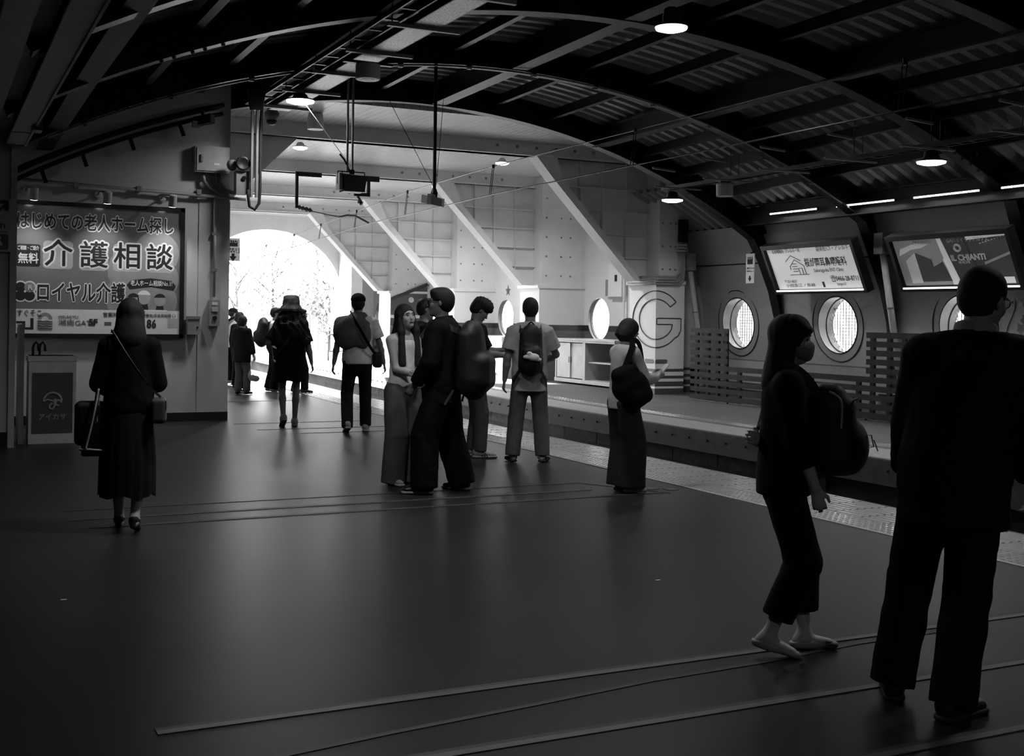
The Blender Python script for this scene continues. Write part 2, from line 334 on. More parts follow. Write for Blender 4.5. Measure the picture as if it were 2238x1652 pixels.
def porthole(y, z, r, fx, parent, depth=.5, ring=True, bw=.008):
    p = MB(); n = 40                                           # steel tube through the wall, glass and wire grille
    for k, (d, rr) in enumerate(((-.01, r), (depth, r*.98))):
        for i in range(n): t = 2*math.pi*i/n; zz = z+rr*math.sin(t); p.v.append((fx(zz)+d if d < 0 else fx(z)+d, y+rr*math.cos(t), zz))
    for i in range(n): j = (i+1) % n; p.f.append((i, j, n+j, n+i))
    w_ = p.build('porthole_tube', mat('porthole_steel', .22, .28, metal=.5, noise=.1, scale=3), parent, smooth=True)
    g = MB(); X = fx(z)+depth
    for k in range(-6, 7): h = math.sqrt(max(0, 1-(k/6.6)**2))*r*.97; g.bar((X, y+k*r/6.6, z-h), (X, y+k*r/6.6, z+h), bw, bw)
    for k in range(-8, 9): h = math.sqrt(max(0, 1-(k/8.6)**2))*r*.97; g.bar((X, y-h, z+k*r/8.6), (X, y+h, z+k*r/8.6), bw, bw)
    g.tube([(X-min(.16, depth*.5), y+r*.985*math.cos(t), z+r*.985*math.sin(t)) for t in np.linspace(0, 6.1, 36)], .012, 6, loop=True)
    tag(g.build('grille', GREY, w_), kind='stuff')
    MB().lathe([(r*.97, 0), (r*.97, .01)], 32, (X+.03, y, z), (1, 0, 0)).build('pane', GLASS, w_)
    if ring:
        for rr, nm in ((r*1.02, 'painted_ring'), (r*1.31, 'painted_ring')):
            MB().tube([(fx(z+rr*math.sin(t))-.004, y+rr*math.cos(t), z+rr*math.sin(t)) for t in np.linspace(0, 2*math.pi, 49)[:-1]], .011, 5, loop=True).build(nm, INK, w_)
    return w_
for yc in PORT:
    y0, y1 = yc-1.45, yc+1.45
    if yc == PORT[0]: y1 = 20.75
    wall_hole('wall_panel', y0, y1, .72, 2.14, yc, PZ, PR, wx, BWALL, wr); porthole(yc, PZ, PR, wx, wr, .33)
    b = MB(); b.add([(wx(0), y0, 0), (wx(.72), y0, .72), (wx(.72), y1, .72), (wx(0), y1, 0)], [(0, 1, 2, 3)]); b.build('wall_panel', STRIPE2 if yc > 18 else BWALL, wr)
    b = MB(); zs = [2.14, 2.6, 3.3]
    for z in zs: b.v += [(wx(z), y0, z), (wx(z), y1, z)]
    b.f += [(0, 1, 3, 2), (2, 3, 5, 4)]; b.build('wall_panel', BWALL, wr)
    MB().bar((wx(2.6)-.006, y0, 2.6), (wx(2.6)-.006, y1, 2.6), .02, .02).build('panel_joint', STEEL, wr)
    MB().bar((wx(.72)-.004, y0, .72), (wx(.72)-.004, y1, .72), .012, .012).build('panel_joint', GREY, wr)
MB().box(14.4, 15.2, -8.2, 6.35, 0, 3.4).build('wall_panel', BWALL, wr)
MB().box(13.99, 15.35, -8.2, 20.9, 3.27, 3.33).box(15.3, 15.35, -8.2, 20.9, 3.3, 5.65).build('light_block_eaves', BLACK, wr)  # closing plates added to stop light leaking between sheet and wall top
tag(MB().box(13.62, 15.3, 20.6, 20.8, 0, 5.4).build('wall_end', bands('end_wall_paint', [(0, .07), (.1, .6), (.155, .07), (.237, .6), (.296, .07), (.364, .6), (.433, .07), (.5, .6)])), kind='structure')
# downpipes
for y, x0, z0, x1, z1, lab in ((20.05, 13.78, 2.5, 14.2, .1, 'white rain downpipe between the G pillar and the round window'), (14.75, 13.9, 2.62, 14.4, .1, 'white rain downpipe beside the lit cinema-style advert board')):
    dp = empty('downpipe', (0, 0, 0), label=lab.replace('cinema-style ', ''), cat='pipe', group='downpipes')
    MB().tube([(x0, y, z0), (x1, y, z1)], .055, 12).build('pipe', LIGHTG, dp, True)
    MB().obox((x0-.02, y, z0+.16), (.09, 0, 0), (0, .1, 0), (0, 0, .17)).build('rain_head', GREY, dp)
    for t in (.35, .7): MB().lathe([(.065, -.012), (.065, .012)], 14, (x0+(x1-x0)*t, y, z0+(z1-z0)*t), (x1-x0, 0, z1-z0)).build('pipe_clip', GREY, dp)
# ---------------------------------------------------------------- white steel building over the far end
FR = [20.03, 25.1, 30.2, 35.3, 40.46]
wc = tag(MB().box(3.5, 14.6, 18.2, 40.6, 4.87, 5.0).build('ceiling_white', BOARDS), kind='structure')
FRN = ['nearest the camera, with the big painted G on its base', 'second from the camera, behind the light shirted man', 'third from the camera, behind the curly haired man', 'fourth from the camera, behind the young woman', 'farthest, beside the bright exit arch']
for i, Y in enumerate(FR):
    fr = empty('steel_frame', (0, 0, 0), label='white steel frame, '+FRN[i], cat='steel frame', group='white steel frames')
    b = MB().box(3.74, 14.2, Y+.38, Y+.62, 4.6, 4.87); b.box(3.74, 14.2, Y+.3, Y+.7, 4.6, 4.63); b.build('cross_beam', WSTEEL, fr)
    x1 = 13.64 if i == 0 else 14.2
    MB().box(13.04, x1, Y+.03, Y+.95, 2.24, 4.86).build('column', WSTEEL, fr)
    MB().box(12.96, x1+(.0 if i == 0 else 0), Y, Y+1.0, 0, 2.2).build('column_base', STRIPE if i == 0 else DADO, fr)
    MB().box(12.9, x1, Y-.04, Y+1.04, 2.2, 2.27).build('base_cap', WSTEEL, fr)
    if i == 4: continue
    MB().prism([(10.85, Y+.49, 4.6), (13.04, Y+.49, 4.6), (13.04, Y+.49, 2.27), (12.72, Y+.49, 2.27), (11.0, Y+.49, 4.2)], (0, .03, 0)).build('brace_web', WSTEEL, fr)
    MB().prism([(10.42, Y+.32, 4.6), (10.86, Y+.32, 4.6), (11.06, Y+.32, 4.14), (12.8, Y+.32, 2.27), (12.66, Y+.32, 2.27), (10.78, Y+.32, 4.2)], (0, .36, 0)).build('brace_flange', WSTEEL, fr)
    dg = lambda z: 12.76-(z-2.27)*.913
    for z in (2.72, 3.17, 3.62, 4.07): MB().box(dg(z), 13.03, Y+.39, Y+.5, z-.01, z+.01).build('stiffener', WSTEEL, fr)
    for x in (11.45, 11.95, 12.5): MB().box(x-.008, x+.008, Y+.41, Y+.5, 2.27+(12.76-x)/.913, 4.6).build('stiffener', WSTEEL, fr)
    bl = MB()
    for r in range(5):
        for c in ((13.12, 13.3, 13.42) if i == 0 else (13.15, 13.55, 13.8)): bl.lathe([(.022, 0), (.022, .018), (.012, .03)], 6, (c, Y+.03, 2.5+r*.46), (0, -1, 0))
    for r in range(7): bl.lathe([(.03, 0), (.03, .02), (.015, .035)], 6, (9.6+r*.42, Y+.38, 4.76), (0, -1, 0))
    tag(bl.build('bolts', mat('grey_bolt', .25, .5), fr), kind='stuff')
    # left brace of the frame, above the poster wall
    MB().prism([(5.8, Y+.49, 4.87), (3.74, Y+.49, 4.87), (3.74, Y+.49, 2.95), (3.86, Y+.49, 2.95)], (0, .03, 0)).build('brace_web', WSTEEL, fr)
    MB().bar((5.85, Y+.5, 4.9), (3.8, Y+.5, 2.87), .3, .05, (0, 1, 0)).build('brace_flange', WSTEEL, fr)
    for x in (4.5, 5.1): MB().box(x-.01, x+.01, Y+.38, Y+.5, 2.95+(x-3.8), 4.86).build('stiffener', WSTEEL, fr)
    MB().box(3.74, 4.7, Y+.38, Y+.5, 3.98, 4.0).build('stiffener', WSTEEL, fr)
wb = empty('wall_right_far', kind='structure')
for i in range(4):
    y0, y1 = (FR[i]+.98 if i else 20.6), FR[i+1]+.08; yc = FR[i]+4.37
    wall_hole('wall_panel', y0, y1, .5, 2.5, yc, 1.48, .5, lambda z: 14.2, DADO, wb); porthole(yc, 1.48, .5, lambda z: 14.2, wb, .12, ring=False, bw=.004)
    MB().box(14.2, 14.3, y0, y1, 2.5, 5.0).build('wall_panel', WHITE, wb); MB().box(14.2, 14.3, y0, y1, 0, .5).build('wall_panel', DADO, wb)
# end wall with the arched way out
ew = empty('wall_end_arch', kind='structure'); b = MB(); AC, AW, AS, AR = 10.42, 2.62, 1.9, 2.5; n = 26
for k in range(n+1):
    t = math.pi*k/n; x, z = AC-AW*math.cos(t), AS+AR*math.sin(t)**.92 if 0 < k < n else AS
    b.v += [(x, 40.4, z), (x, 40.4, 4.87), (x, 40.75, z), (x, 40.75, 4.87)]
for k in range(n): a, c = 4*k, 4*k+4; b.f += [(a, c, c+1, a+1), (a+2, a+3, c+3, c+2), (a, a+2, c+2, c)]
b.box(7.5, AC-AW, 40.4, 40.75, 0, 4.87); b.box(AC+AW, 14.3, 40.4, 40.75, 0, 4.87); b.build('arch_panel', WHITE, ew)
MB().box(3.5, 7.5, 40.4, 40.75, 4.4, 4.87).build('lintel', WHITE, ew)
tag(MB().box(12.9, 13.3, 39.0, 40.4, 0, 4.87).build('trim_2', WHITE), kind='structure')
MB().box(14.2, 15.6, 20.7, 41, -.3, .0).build('kerb', FLOOR2, wb)
# painted G wrapped round the pillar, mural, star
def gmap(s, z): return (12.95, 20.03-s*1.5, z) if s < 0 else (12.96+s*1.06, 20.02, z)
gl = []; r1, r2 = .565, .40
for t in np.linspace(38, 318, 60): gl.append((r1*math.cos(math.radians(t)), 1.5+r1*math.sin(math.radians(t))))
arc2 = [(r2*math.cos(math.radians(t)), 1.5+r2*math.sin(math.radians(t))) for t in np.linspace(330, 38, 60)]
end = [(.56, 1.28), (.565, 1.52), (.02, 1.52), (.02, 1.4), (.37, 1.4)]
gp = gl+[(.5, 1.17)]+end+arc2+[gl[0]]
dense = []
for (a0, c0), (a1, c1) in zip(gp, gp[1:]):
    m_ = max(1, int(abs(a1-a0)/.03))
    for q in range(m_): dense.append((a0+(a1-a0)*q/m_, c0+(c1-c0)*q/m_))
tag(MB().tube([gmap(*p) for p in dense], .009, 5, loop=True).build('painted_letter', INK), 'large outlined letter G painted round the striped pillar', 'painted letter')
pb = empty('painted_dashes', (0, 0, 0), label='two dark rounded dashes painted below the large letter G', cat='painting')
for y0, y1, z in ((20.5, 20.95, .8), (20.08, 20.4, .66)): MB().prism([(12.955, y, zz) for y, zz in rrect((y0+y1)/2, z, y1-y0, .075, .035)], (-.004, 0, 0)).build('painted_dash', INKG, pb)
MB().prism([(x, 20.02, zz) for x, zz in rrect(13.1, .66, .28, .075, .035)], (0, -.004, 0)).build('painted_dash', INKG, pb)
def star(cx, cz, r): return [(cx+(r if k % 2 == 0 else r*.4)*math.sin(math.pi*k/5), cz+(r if k % 2 == 0 else r*.4)*math.cos(math.pi*k/5)) for k in range(10)]
tag(MB().prism([(14.195, y, z) for y, z in star(29.35, 2.22, .16)], (-.006, 0, 0)).build('painted_star', INKG), 'small dark five pointed star painted above a round window', 'painting')
mu = empty('mural', (0, 0, 0), label='dark painted house shaped mural with a white disc behind the young woman', cat='mural')
MB().prism([(12.965, 35.28, 1.25), (14.2, 35.28, 1.25), (14.2, 35.28, 2.5), (12.965, 35.28, 2.0)], (0, -.01, 0)).build('mural_field', mat('mural_dark', .05, .6), mu)
MB().prism([(12.95, 35.26, 1.96), (14.2, 35.26, 2.44), (14.2, 35.26, 2.56), (12.95, 35.26, 2.06)], (0, -.01, 0)).build('mural_roof', INK, mu)
MB().bar((14.1, 35.2, 2.4), (14.6, 35.2, 2.85), .02, .2, (0, 1, 0)).build('mural_stripe', INKG, mu)
MB().prism(circ((13.65, 35.265, 2.0), .09), (0, -.006, 0)).build('mural_disc', PAPER, mu); MB().box(12.97, 14.2, 35.255, 35.27, 1.42, 1.52).build('mural_band', PAPER, mu)
# ---------------------------------------------------------------- lamps
LENS = mat('lamp_lens', 1, .3, noise=0, emit=14); PW = 34
def lamp(loc, r, power, label, drop=.12, group='round platform lamps', rod=0):
    L = empty('round_lamp', loc, label=label, cat='lamp', group=group); d = drop
    MB().lathe([(r*.3, .1+d), (r*.45, .08+d), (r*.55, .04), (r, .015), (r, 0)], 24).build('lamp_housing', BLACK if group == 'round platform lamps' else LIGHTG, L, False)
    MB().lathe([(r*.93, 0), (r*.9, -.02), (r*.55, -.04), (r*.2, -.048)], 24).build('lamp_lens', LENS, L, True)
    if rod: MB().tube([(0, 0, .1), (0, 0, rod)], .012, 6).build('hanger', STEEL, L)
    li = bpy.data.lights.new('lamp_light', 'AREA'); li.shape = 'DISK'; li.size = r*1.8; li.energy = power; li.spread = math.radians(150)
    lo = bpy.data.objects.new('lamp_light', li); COL.objects.link(lo); lo.parent = L; lo.location = (0, 0, -.06)
    return L
lamp((4.41, 15.6, 4.36), .2, PW, drop=0., label='glaring round lamp under the perforated tray above the hatted woman')
lamp((7.3, 11.05, 4.72), .19, PW, 'glaring round lamp at the top edge on the crown of the roof')
lamp((11.8, 17.75, 3.62), .2, PW, drop=.05, label='glaring round lamp hung from the cable tray near the letter G pillar')
lamp((11.8, 11.66, 3.62), .2, PW, drop=.05, label='glaring round lamp on the cable tray above the lit clinic board')
for x, y, z, lab in ((4.41, 8.5, 4.34, 'under the perforated tray, above the picture'), (11.8, 5.6, 3.62, 'on the cable tray beyond the right edge'), (7.3, 4.5, 4.7, 'on the roof crown overhead'), (2.2, 7.6, 3.72, 'added unseen over the left of the platform to light the poster wall'), (1.6, -1.6, 3.6, 'added unseen behind the camera to light the nearest people')): lamp((x, y, z), .2, PW*(.9 if x < 3 else 1), 'round lamp '+lab, .0 if x < 5 else .05)  # last two lamps are unseen extras, added to light poster wall and people
for x, y, lab in ((10.75, 22.6, 'round ceiling lamp in the first bay of the white ceiling'), (11.35, 27.6, 'small round ceiling lamp in the second bay of the white ceiling'), (6.4, 22.6, 'round ceiling lamp over the near platform, behind the perforated tray'), (6.4, 27.6, 'round ceiling lamp over the near platform, second bay of the white ceiling')):
    lamp((x, y, 4.74), .15, 125, lab, .0, 'ceiling lamps of the white hall')
# ---------------------------------------------------------------- trays and services under the roof
tr = empty('cable_tray', (0, 0, 0), label='long dark cable tray hung on rods, carrying lamps over the far platform', cat='cable tray')
MB().box(11.72, 11.74, -4, 18.0, 3.8, 3.86).box(11.88, 11.9, -4, 18.0, 3.8, 3.86).build('side_rail', STEEL, tr)
for i in range(60): MB().box(11.74, 11.88, 17.8-i*.22, 17.83-i*.22, 3.805, 3.815).build('tray_rung', STEEL, tr)
for i in range(8):
    y = 17.4-i*1.45
    MB().tube([(11.73, y, 3.82), (11.73, y, arcz(11.73, y, .2))], .006, 5).build('hanger_rod', STEEL, tr); MB().tube([(11.89, y, 3.82), (11.89, y, arcz(11.89, y, .2))], .006, 5).build('hanger_rod', STEEL, tr)
    MB().box(11.2, 12.15, y-.02, y+.02, 3.775, 3.8).build('cross_arm', GREY, tr)
    MB().bar((10.9, y-.4, 4.05), (11.35, y-.4, 4.02), .04, .03).build('cross_arm', GREY, tr)
for y, lab in ((16.2, 'pale drum shaped speaker under the cable tray, right of the hanging lamp'), ):
    sp = empty('drum_speaker', (11.8, y, 3.55), label=lab, cat='speaker', group='drum speakers'); MB().lathe([(.13, 0), (.14, .01), (.14, .2), (.12, .22)], 20).build('drum', LIGHTG, sp); MB().lathe([(.1, .22), (.1, .28)], 10).build('mount', STEEL, sp)
sp = empty('drum_speaker', (4.55, 13.25, 4.25), label='white drum shaped speaker under the perforated tray near the top', cat='speaker', group='drum speakers')
MB().lathe([(.075, 0), (.075, .002)], 20, (0, 0, -.003)).build('grille', GREY, sp); MB().lathe([(.135, 0), (.145, .01), (.145, .17), (.13, .18)], 24).build('drum', mat('speaker_white', .6, .4), sp, False); MB().box(-.3, .3, -.03, .03, .18, .21).build('mount', STEEL, sp)
sp = empty('drum_speaker', (5.75, 19.4, 4.6), label='small white drum speaker on the white ceiling just past the roof edge', cat='speaker', group='drum speakers')
MB().lathe([(.13, 0), (.14, .01), (.14, .16), (.12, .26)], 20).build('drum', mat('speaker_white', .6, .4), sp)
lt = empty('perforated_tray', (0, 0, 0), label='perforated steel tray with cables running up the left side of the roof', cat='cable tray')
MB().box(4.42, 4.72, 3, 17.3, 4.5, 4.515).build('tray_floor', mat('perforated_steel', .3, .4, metal=.4, noise=.7, scale=40, bump=.5), lt)
MB().box(4.41, 4.425, 3, 17.3, 4.5, 4.58).box(4.715, 4.73, 3, 17.3, 4.5, 4.58).build('tray_side', STEEL, lt)
for x in (4.46, 4.52, 4.58, 4.65): MB().tube([(x+.012*math.sin(y*1.7+x*9), y, 4.535) for y in np.linspace(3, 17.3, 30)], .016, 6).build('cable', RUBBER, lt)
for i in range(10):
    y = 16.9-i*1.35; MB().box(4.15, 4.95, y-.025, y+.025, 4.46, 4.5).build('cross_arm', GREY, lt); MB().tube([(4.2, y, 4.48), (4.2, y, arcz(4.2, y, .2))], .007, 5).build('hanger_rod', STEEL, lt)
lr = empty('ladder_rack', (0, 0, 0), label='ladder shaped cable rack catching the light beside the perforated tray', cat='cable rack')
MB().box(4.12, 4.14, 3, 17.3, 4.54, 4.6).box(4.32, 4.34, 3, 17.3, 4.54, 4.6).build('side_rail', STEEL, lr)
for i in range(26): MB().box(4.12, 4.34, 17.1-i*.5, 17.14-i*.5, 4.55, 4.57).build('rung', STEEL, lr)
# conduit arc clipped under the second rib
cd = empty('arched_conduit', (0, 0, 0), label='thin conduit bent along the second roof arch with saddle clips', cat='conduit')
MB().tube([(x, 14.96, arcz(x, 15.1, -.03)) for x in np.linspace(1.2, 13.2, 50)], .016, 6).build('pipe', mat('conduit_steel', .25, .3, metal=.7), cd, True)
for i in range(12): x = 1.6+i; MB().obox((x, 14.98, arcz(x, 15.1, -.02)), (.03, 0, 0), (0, .03, 0), (0, 0, .035)).build('clip', STEEL, cd)
# LED strips along the right beam
for i, (ya, yb) in enumerate(((17.05, 15.8), (15.32, 14.0), (13.6, 12.33), (11.95, 10.7), (10.3, 9.0))):
    s_ = empty('led_strip', (13.42, (ya+yb)/2, 3.4), label=('beaded LED strip light on the dark beam, '+('farthest left of the row', 'second from the left', 'third from the left', 'at the right edge of the picture', 'out of view at the near end')[i]), cat='strip light', group='LED strips')
    MB().box(-.005, .03, (yb-ya)/2, (ya-yb)/2, -.02, .03).build('strip_body', STEEL, s_)
    n = 24; L_ = (ya-yb); q = MB()
    for k in range(n): q.obox((-.015, -L_/2+L_*(k+.5)/n, 0), (.008, 0, 0), (0, L_/n*.3, 0), (0, 0, .012))
    tag(q.build('led_beads', mat('led_bead', 1, .3, noise=0, emit=5), s_), kind='stuff')
    li = bpy.data.lights.new('led_light', 'AREA'); li.shape = 'RECTANGLE'; li.size = .04; li.size_y = L_; li.energy = 10
    lo = bpy.data.objects.new('led_light', li); COL.objects.link(lo); lo.parent = s_; lo.location = (-.04, 0, -.03); lo.rotation_euler = (0, math.radians(8), 0)
# lit advert boards
def board(y0, y1, label):
    top, bot = Vector((13.5, 0, 2.79)), Vector((13.82, 0, 2.07)); ey = (top-bot).normalized(); ex = Vector((0, -1, 0)); nn = ex.cross(ey)
    B = empty('advert_board', (13.66, (y0+y1)/2, 2.05), label=label, cat='sign', group='lit advert boards'); o0 = Vector(B.location)
    H = (top-bot).length; W = y0-y1; c = (top+bot)/2; P = lambda u, v, d=0: Vector((c.x, (y0+y1)/2, c.z))-o0+ex*(u*W/2)+ey*(v*H/2)+nn*d
    fr = MB()
    for u0, u1, v0, v1 in ((-1.06, 1.06, 1, 1.2), (-1.06, 1.06, -1.16, -1), (-1.06, -1, -1, 1), (1, 1.06, -1, 1)):
        fr.obox(P((u0+u1)/2, (v0+v1)/2, .0), ex*(u1-u0)*W/4, ey*(v1-v0)*H/4, nn*.08)
    fr.obox(P(0, 0, -.06), ex*W/2, ey*H/2, nn*.02); fr.build('board_frame', STEEL, B)
    MB().obox(P(0, -1.0, .085), ex*W/2, ey*.012, nn*.006).build('tube_glow', mat('strip_glow', 1, noise=0, emit=2.2), B)
    return B, P, ex, ey, nn, W, H
def lit(name, g, e): return mat(name, g, .4, noise=.08, scale=3, emit=e)
B, P, ex, ey, nn, W, H = board(17.25, 15.02, 'lit white clinic advert board with a house drawing between two roof legs')
MB().obox(P(0, 0, 0), ex*W/2, ey*H/2, nn*.01).build('lit_face', lit('clinic_face', .8, .36), B)
def K(b_, s, u, v, m=INKG, u1=None, **k):
    o = text(b_, s, P(u, v, .014), ex, ey, m, B, **k)
    if u1 is not None:
        ys_ = [-q.co.y for q in o.data.vertices]; a, c = min(ys_), max(ys_); k_ = (u1-u)*W/2/(c-a); t0 = -P(u, v).y
        for q in o.data.vertices: q.co.y = -(t0+(-q.co.y-a)*k_)
    return o
K('耳鼻咽喉科  アレルギー科', .1, -.88, .84, u1=-.2); K('副鼻腔CT・アレルギー', .11, .18, .84, u1=.97); K('桜が岡耳鼻咽喉科', .17, -.18, .22, u1=.76, off=.003); K('Sakuragaoka ENT Clinic', .095, -.02, -.14, u1=.64)
K('☎0466-28-8711', .12, .3, -.56, u1=.9, off=.002); K('https://', .08, .4, -.8); K('〒251-0027', .07, -.8, -.62, u1=-.5); K('小田急江ノ島線', .07, -.8, -.82, u1=-.1); MB().obox(P(.1, -.8, .014), ex*.025, ey*.05, nn*.002).build('print_block', INK, B)
hs = MB()
for pts in ([(-.62, .35), (-.46, .62), (-.26, .35)], [(-.55, -.05), (-.55, .1), (-.4, .42), (-.22, .12), (-.22, -.28)], [(-.6, -.3), (-.16, -.3)], [(-.36, -.28), (-.36, 0), (-.28, 0), (-.28, -.28)]):
    hs.tube([P(u, v, .014) for u, v in pts], .007, 5)
for v in (.22, .1, -.02, -.14): hs.tube([P(-.5, v, .014), P(-.38, v, .014)], .007, 5)
hs.build('house_drawing', INKG, B)
B, P, ex, ey, nn, W, H = board(14.13, 11.9, 'lit advert board with a building photograph and a dark restaurant panel')
MB().obox(P(0, 0, -.005), ex*W/2, ey*H/2, nn*.008).build('lit_face', lit('dark_photo_face', .05, .2), B)
def poly(name, pts, m, d=.006): return MB().prism([P(u, v, d) for u, v in pts], nn*.003).build(name, m, B)
poly('photo_sky', [(-1, -.95), (-.12, -.95), (-.2, 1), (-1, 1)], lit('photo_sky', .25, 0.27)); poly('photo_cloud', [(-.95, .3), (-.7, .55), (-.5, .6), (-.35, .75), (-.6, .8), (-.9, .6)], lit('photo_cloud', .55, 0.30), .011)
poly('photo_tower', [(-.85, .1), (-.65, .42), (-.65, -.85), (-.85, -.85)], lit('photo_tower', .6, 0.21), .012); poly('photo_block', [(-.65, .42), (-.38, .1), (-.38, -.2), (-.2, 0), (-.12, -.8), (-.65, -.8)], lit('photo_block', .05, .2), .012)
poly('photo_lightshaft', [(-.18, .1), (-.12, .1), (-.02, -.85), (-.1, -.85)], lit('photo_shaft', .8, 0.24), .013); poly('photo_fade', [(-.2, 1), (-.1, 1), (.02, -.95), (-.12, -.95)], lit('photo_fade', .7, 0.27), .011)
poly('restaurant_panel', [(-.12, .98), (.24, .98), (.4, -.95), (.03, -.95)], lit('restaurant_panel', .05, .15), .015)
K('新型ノ医療建築', .08, -.65, .8, PAPER, u1=-.3); text('GAハイイタリアカフェ', .075, P(-.02, .82, .02), ex, ey, PAPER, B); text('IL CHIANTI', .13, P(-.03, .12, .02), ex, ey, PAPER, B, off=.005); text('BEACHE', .06, P(.08, -.06, .02), ex, ey, PAPER, B)
MB().tube([P(.13+.1*math.cos(t)*.5, .52+.13*math.sin(t), .02) for t in np.linspace(0, 6.28, 20)[:-1]], .018, 6, loop=True).build('ring_emblem', PAPER, B)
for k in range(9): poly('photo_light', [(.5+.05*k, .62+.03*k), (.53+.05*k, .62+.03*k), (.53+.05*k, .66+.03*k), (.5+.05*k, .66+.03*k)], PAPER)
poly('photo_sand', [(.3, 1), (1, 1), (1, .9), (.3, .8)], lit('photo_top', .8, 0.30)); poly('photo_shape', [(.5, -.1), (.98, .3), (.98, .2), (.5, -.2)], lit('photo_grey', .2, .3)); poly('photo_label', [(.62, -.95), (.9, -.95), (.9, -.7), (.62, -.7)], lit('photo_label', .7, 0.24))
# ---------------------------------------------------------------- notice plates
def notice(loc, ex, label, w=.25, h=.55):
    ex = Vector(ex); N = empty('notice_plate', loc, label=label, cat='sign', group='hanging notices'); ey = Vector((0, 0, 1)); nn = ex.cross(ey)
    MB().obox((0, 0, 0), ex*w/2, ey*h/2, nn*.008).build('plate', PAPER, N)
    MB().obox(nn*.01+ey*h*.27, ex*w*.32, ey*h*.13, nn*.002).build('print_block', INK, N)
    text('STOP', .07, nn*.014+ey*h*.35-ex*w*.3, ex, ey, PAPER, N, sx=.9); text('歩きスマホ', .045, nn*.012-ey*h*.0-ex*w*.36, ex, ey, INK, N); text('やめましょう', .036, nn*.012-ey*h*.1-ex*w*.38, ex, ey, INK, N)
    MB().prism([nn*.01+ex*a+ey*(c-h*.36) for a, c in ((-.02, .06), (.02, .06), (.02, .02), (.05, .02), (0, -.05), (-.05, .02), (-.02, .02))], nn*.003).build('arrow', INK, N)
    return N
n1 = notice((13.72, 18.0, 2.47), (0, -1, 0), 'white hanging notice plate with a down arrow beside the lit clinic board'); MB().bar((0, 0, .27), (.1, 0, .34), .02, .02).build('hook', STEEL, n1)
n2 = notice((3.9, 17.2, 2.42), (1, 0, 0), 'white notice plate with a down arrow fixed on the end of the poster wall', .2, .33); MB().box(-.17, 0, .005, .015, -.05, .05).build('hook', STEEL, n2)
# ---------------------------------------------------------------- poster board and its spotlights
PX = lambda u: .94+(u-30)*2.16/370
PZ_ = lambda u, v: 2.93-(v-438-(u-30)*.0595)/(167.6-(u-30)*.0258)
pw = empty('poster_board', (2.02, 16.73, 1.15), label='large framed care service poster with Japanese lettering on the left wall', cat='poster'); po = Vector(pw.location)
def pp(x, z, d=0): return Vector((x, 16.73-d, z))-po
MB().box(.98-po.x, 3.06-po.x, -.03, -.005, 1.2-po.z, 2.89-po.z).build('poster_sheet', mat('poster_grey', .2, .14, noise=.15, scale=1.2), pw)
fb = MB()
for x0, x1, z0, z1 in ((.93, 3.12, 2.88, 2.935), (.93, 3.12, 1.145, 1.2), (.93, .985, 1.145, 2.93), (3.06, 3.12, 1.145, 2.93)): fb.box(x0-po.x, x1-po.x, -.05, 0, z0-po.z, z1-po.z)
fb.build('poster_frame', BLACK, pw)
WP = mat('poster_white', .8, .35, noise=.03); DK = mat('poster_dark', .03, .4); MG = mat('poster_mid', .3, .35)
def pt(body, h, x, z, m, off=0., d=.036, al='LEFT', sx=1., fit=None, depth=.0008):
    o = text(body, h, pp(x, z, d), (1, 0, 0), (0, 0, 1), m, pw, align=al, off=off, sx=sx, depth=depth)
    if fit:
        xs = [v.co.x for v in o.data.vertices]; a, b_ = min(xs), max(xs); k = (fit[1]-fit[0])/(b_-a)
        for v in o.data.vertices: v.co.x = fit[0]-po.x+(v.co.x-a)*k
    return o
def pol(name, pts, m, d): d = .0302+(d-.03)*.35; return MB().prism([pp(x, z, d) for x, z in pts], (0, -.0006, 0)).build(name, m, pw)
for i_, (cx_, cz_, r_) in enumerate(((2.75, 2.3, .3), (2.45, 2.05, .34), (2.78, 1.95, .27), (2.4, 1.7, .32), (2.75, 1.65, .28))): pol('backdrop_disc', [(cx_+r_*math.cos(t), cz_+r_*math.sin(t)) for t in np.linspace(0, 6.28, 25)[:-1]], MG, .0302+.0005*i_)
pol('white_strip', [(.985, 1.2), (3.06, 1.2), (3.06, 1.52), (.985, 1.52)], WP, .0335)
pt('はじめての老人ホーム探し', .235, .98, 2.66, WP, .02, .0338, depth=.0004, fit=(.97, 2.98)); pt('はじめての老人ホーム探し', .235, .98, 2.66, DK, .0046, .0346, depth=.0004, fit=(.985, 2.965))
pol('black_tag', rrect(1.125, 2.22, .29, .29, .03), DK, .0335); pt('ご相談・ご紹介', .062, .99, 2.31, WP, .001, .037, fit=(.995, 1.255)); pt('無料', .145, .99, 2.17, WP, .003, .037, fit=(1.0, 1.25))
for ch, u0, u1, v0, v1 in (('介', 92, 156, 527, 590), ('護', 169, 232, 532, 594), ('相', 243, 306, 535, 597), ('談', 316, 377, 540, 599)):
    cx_, cz_ = PX((u0+u1)/2), PZ_((u0+u1)/2, (v0+v1)/2)
    pol('letter_tile', rrect(cx_, cz_, .37, .37, .05), mat('tile_pale', .45, .35), .0335)
    pt(ch, .37, cx_, cz_+.0, WP, .028, .0338, 'CENTER', depth=.0004); pt(ch, .37, cx_, cz_+.0, DK, .0055, .0346, 'CENTER', depth=.0004)
lx, lz = PX(56), PZ_(56, 637)
for m_, rr, d in ((WP, .085, .034), (DK, .066, .0365)):
    for sx_, sz_ in ((-1, 1), (1, 1), (-1, -1), (1, -1)): pol('clover_leaf', [(lx+sx_*.055+rr*math.cos(t), lz+sz_*.055+rr*math.sin(t)) for t in np.linspace(0, 6.28, 17)[:-1]], MG if (m_ is DK and sx_ == 1 and sz_ == 1) else m_, d+.0004*(sx_+2*sz_))
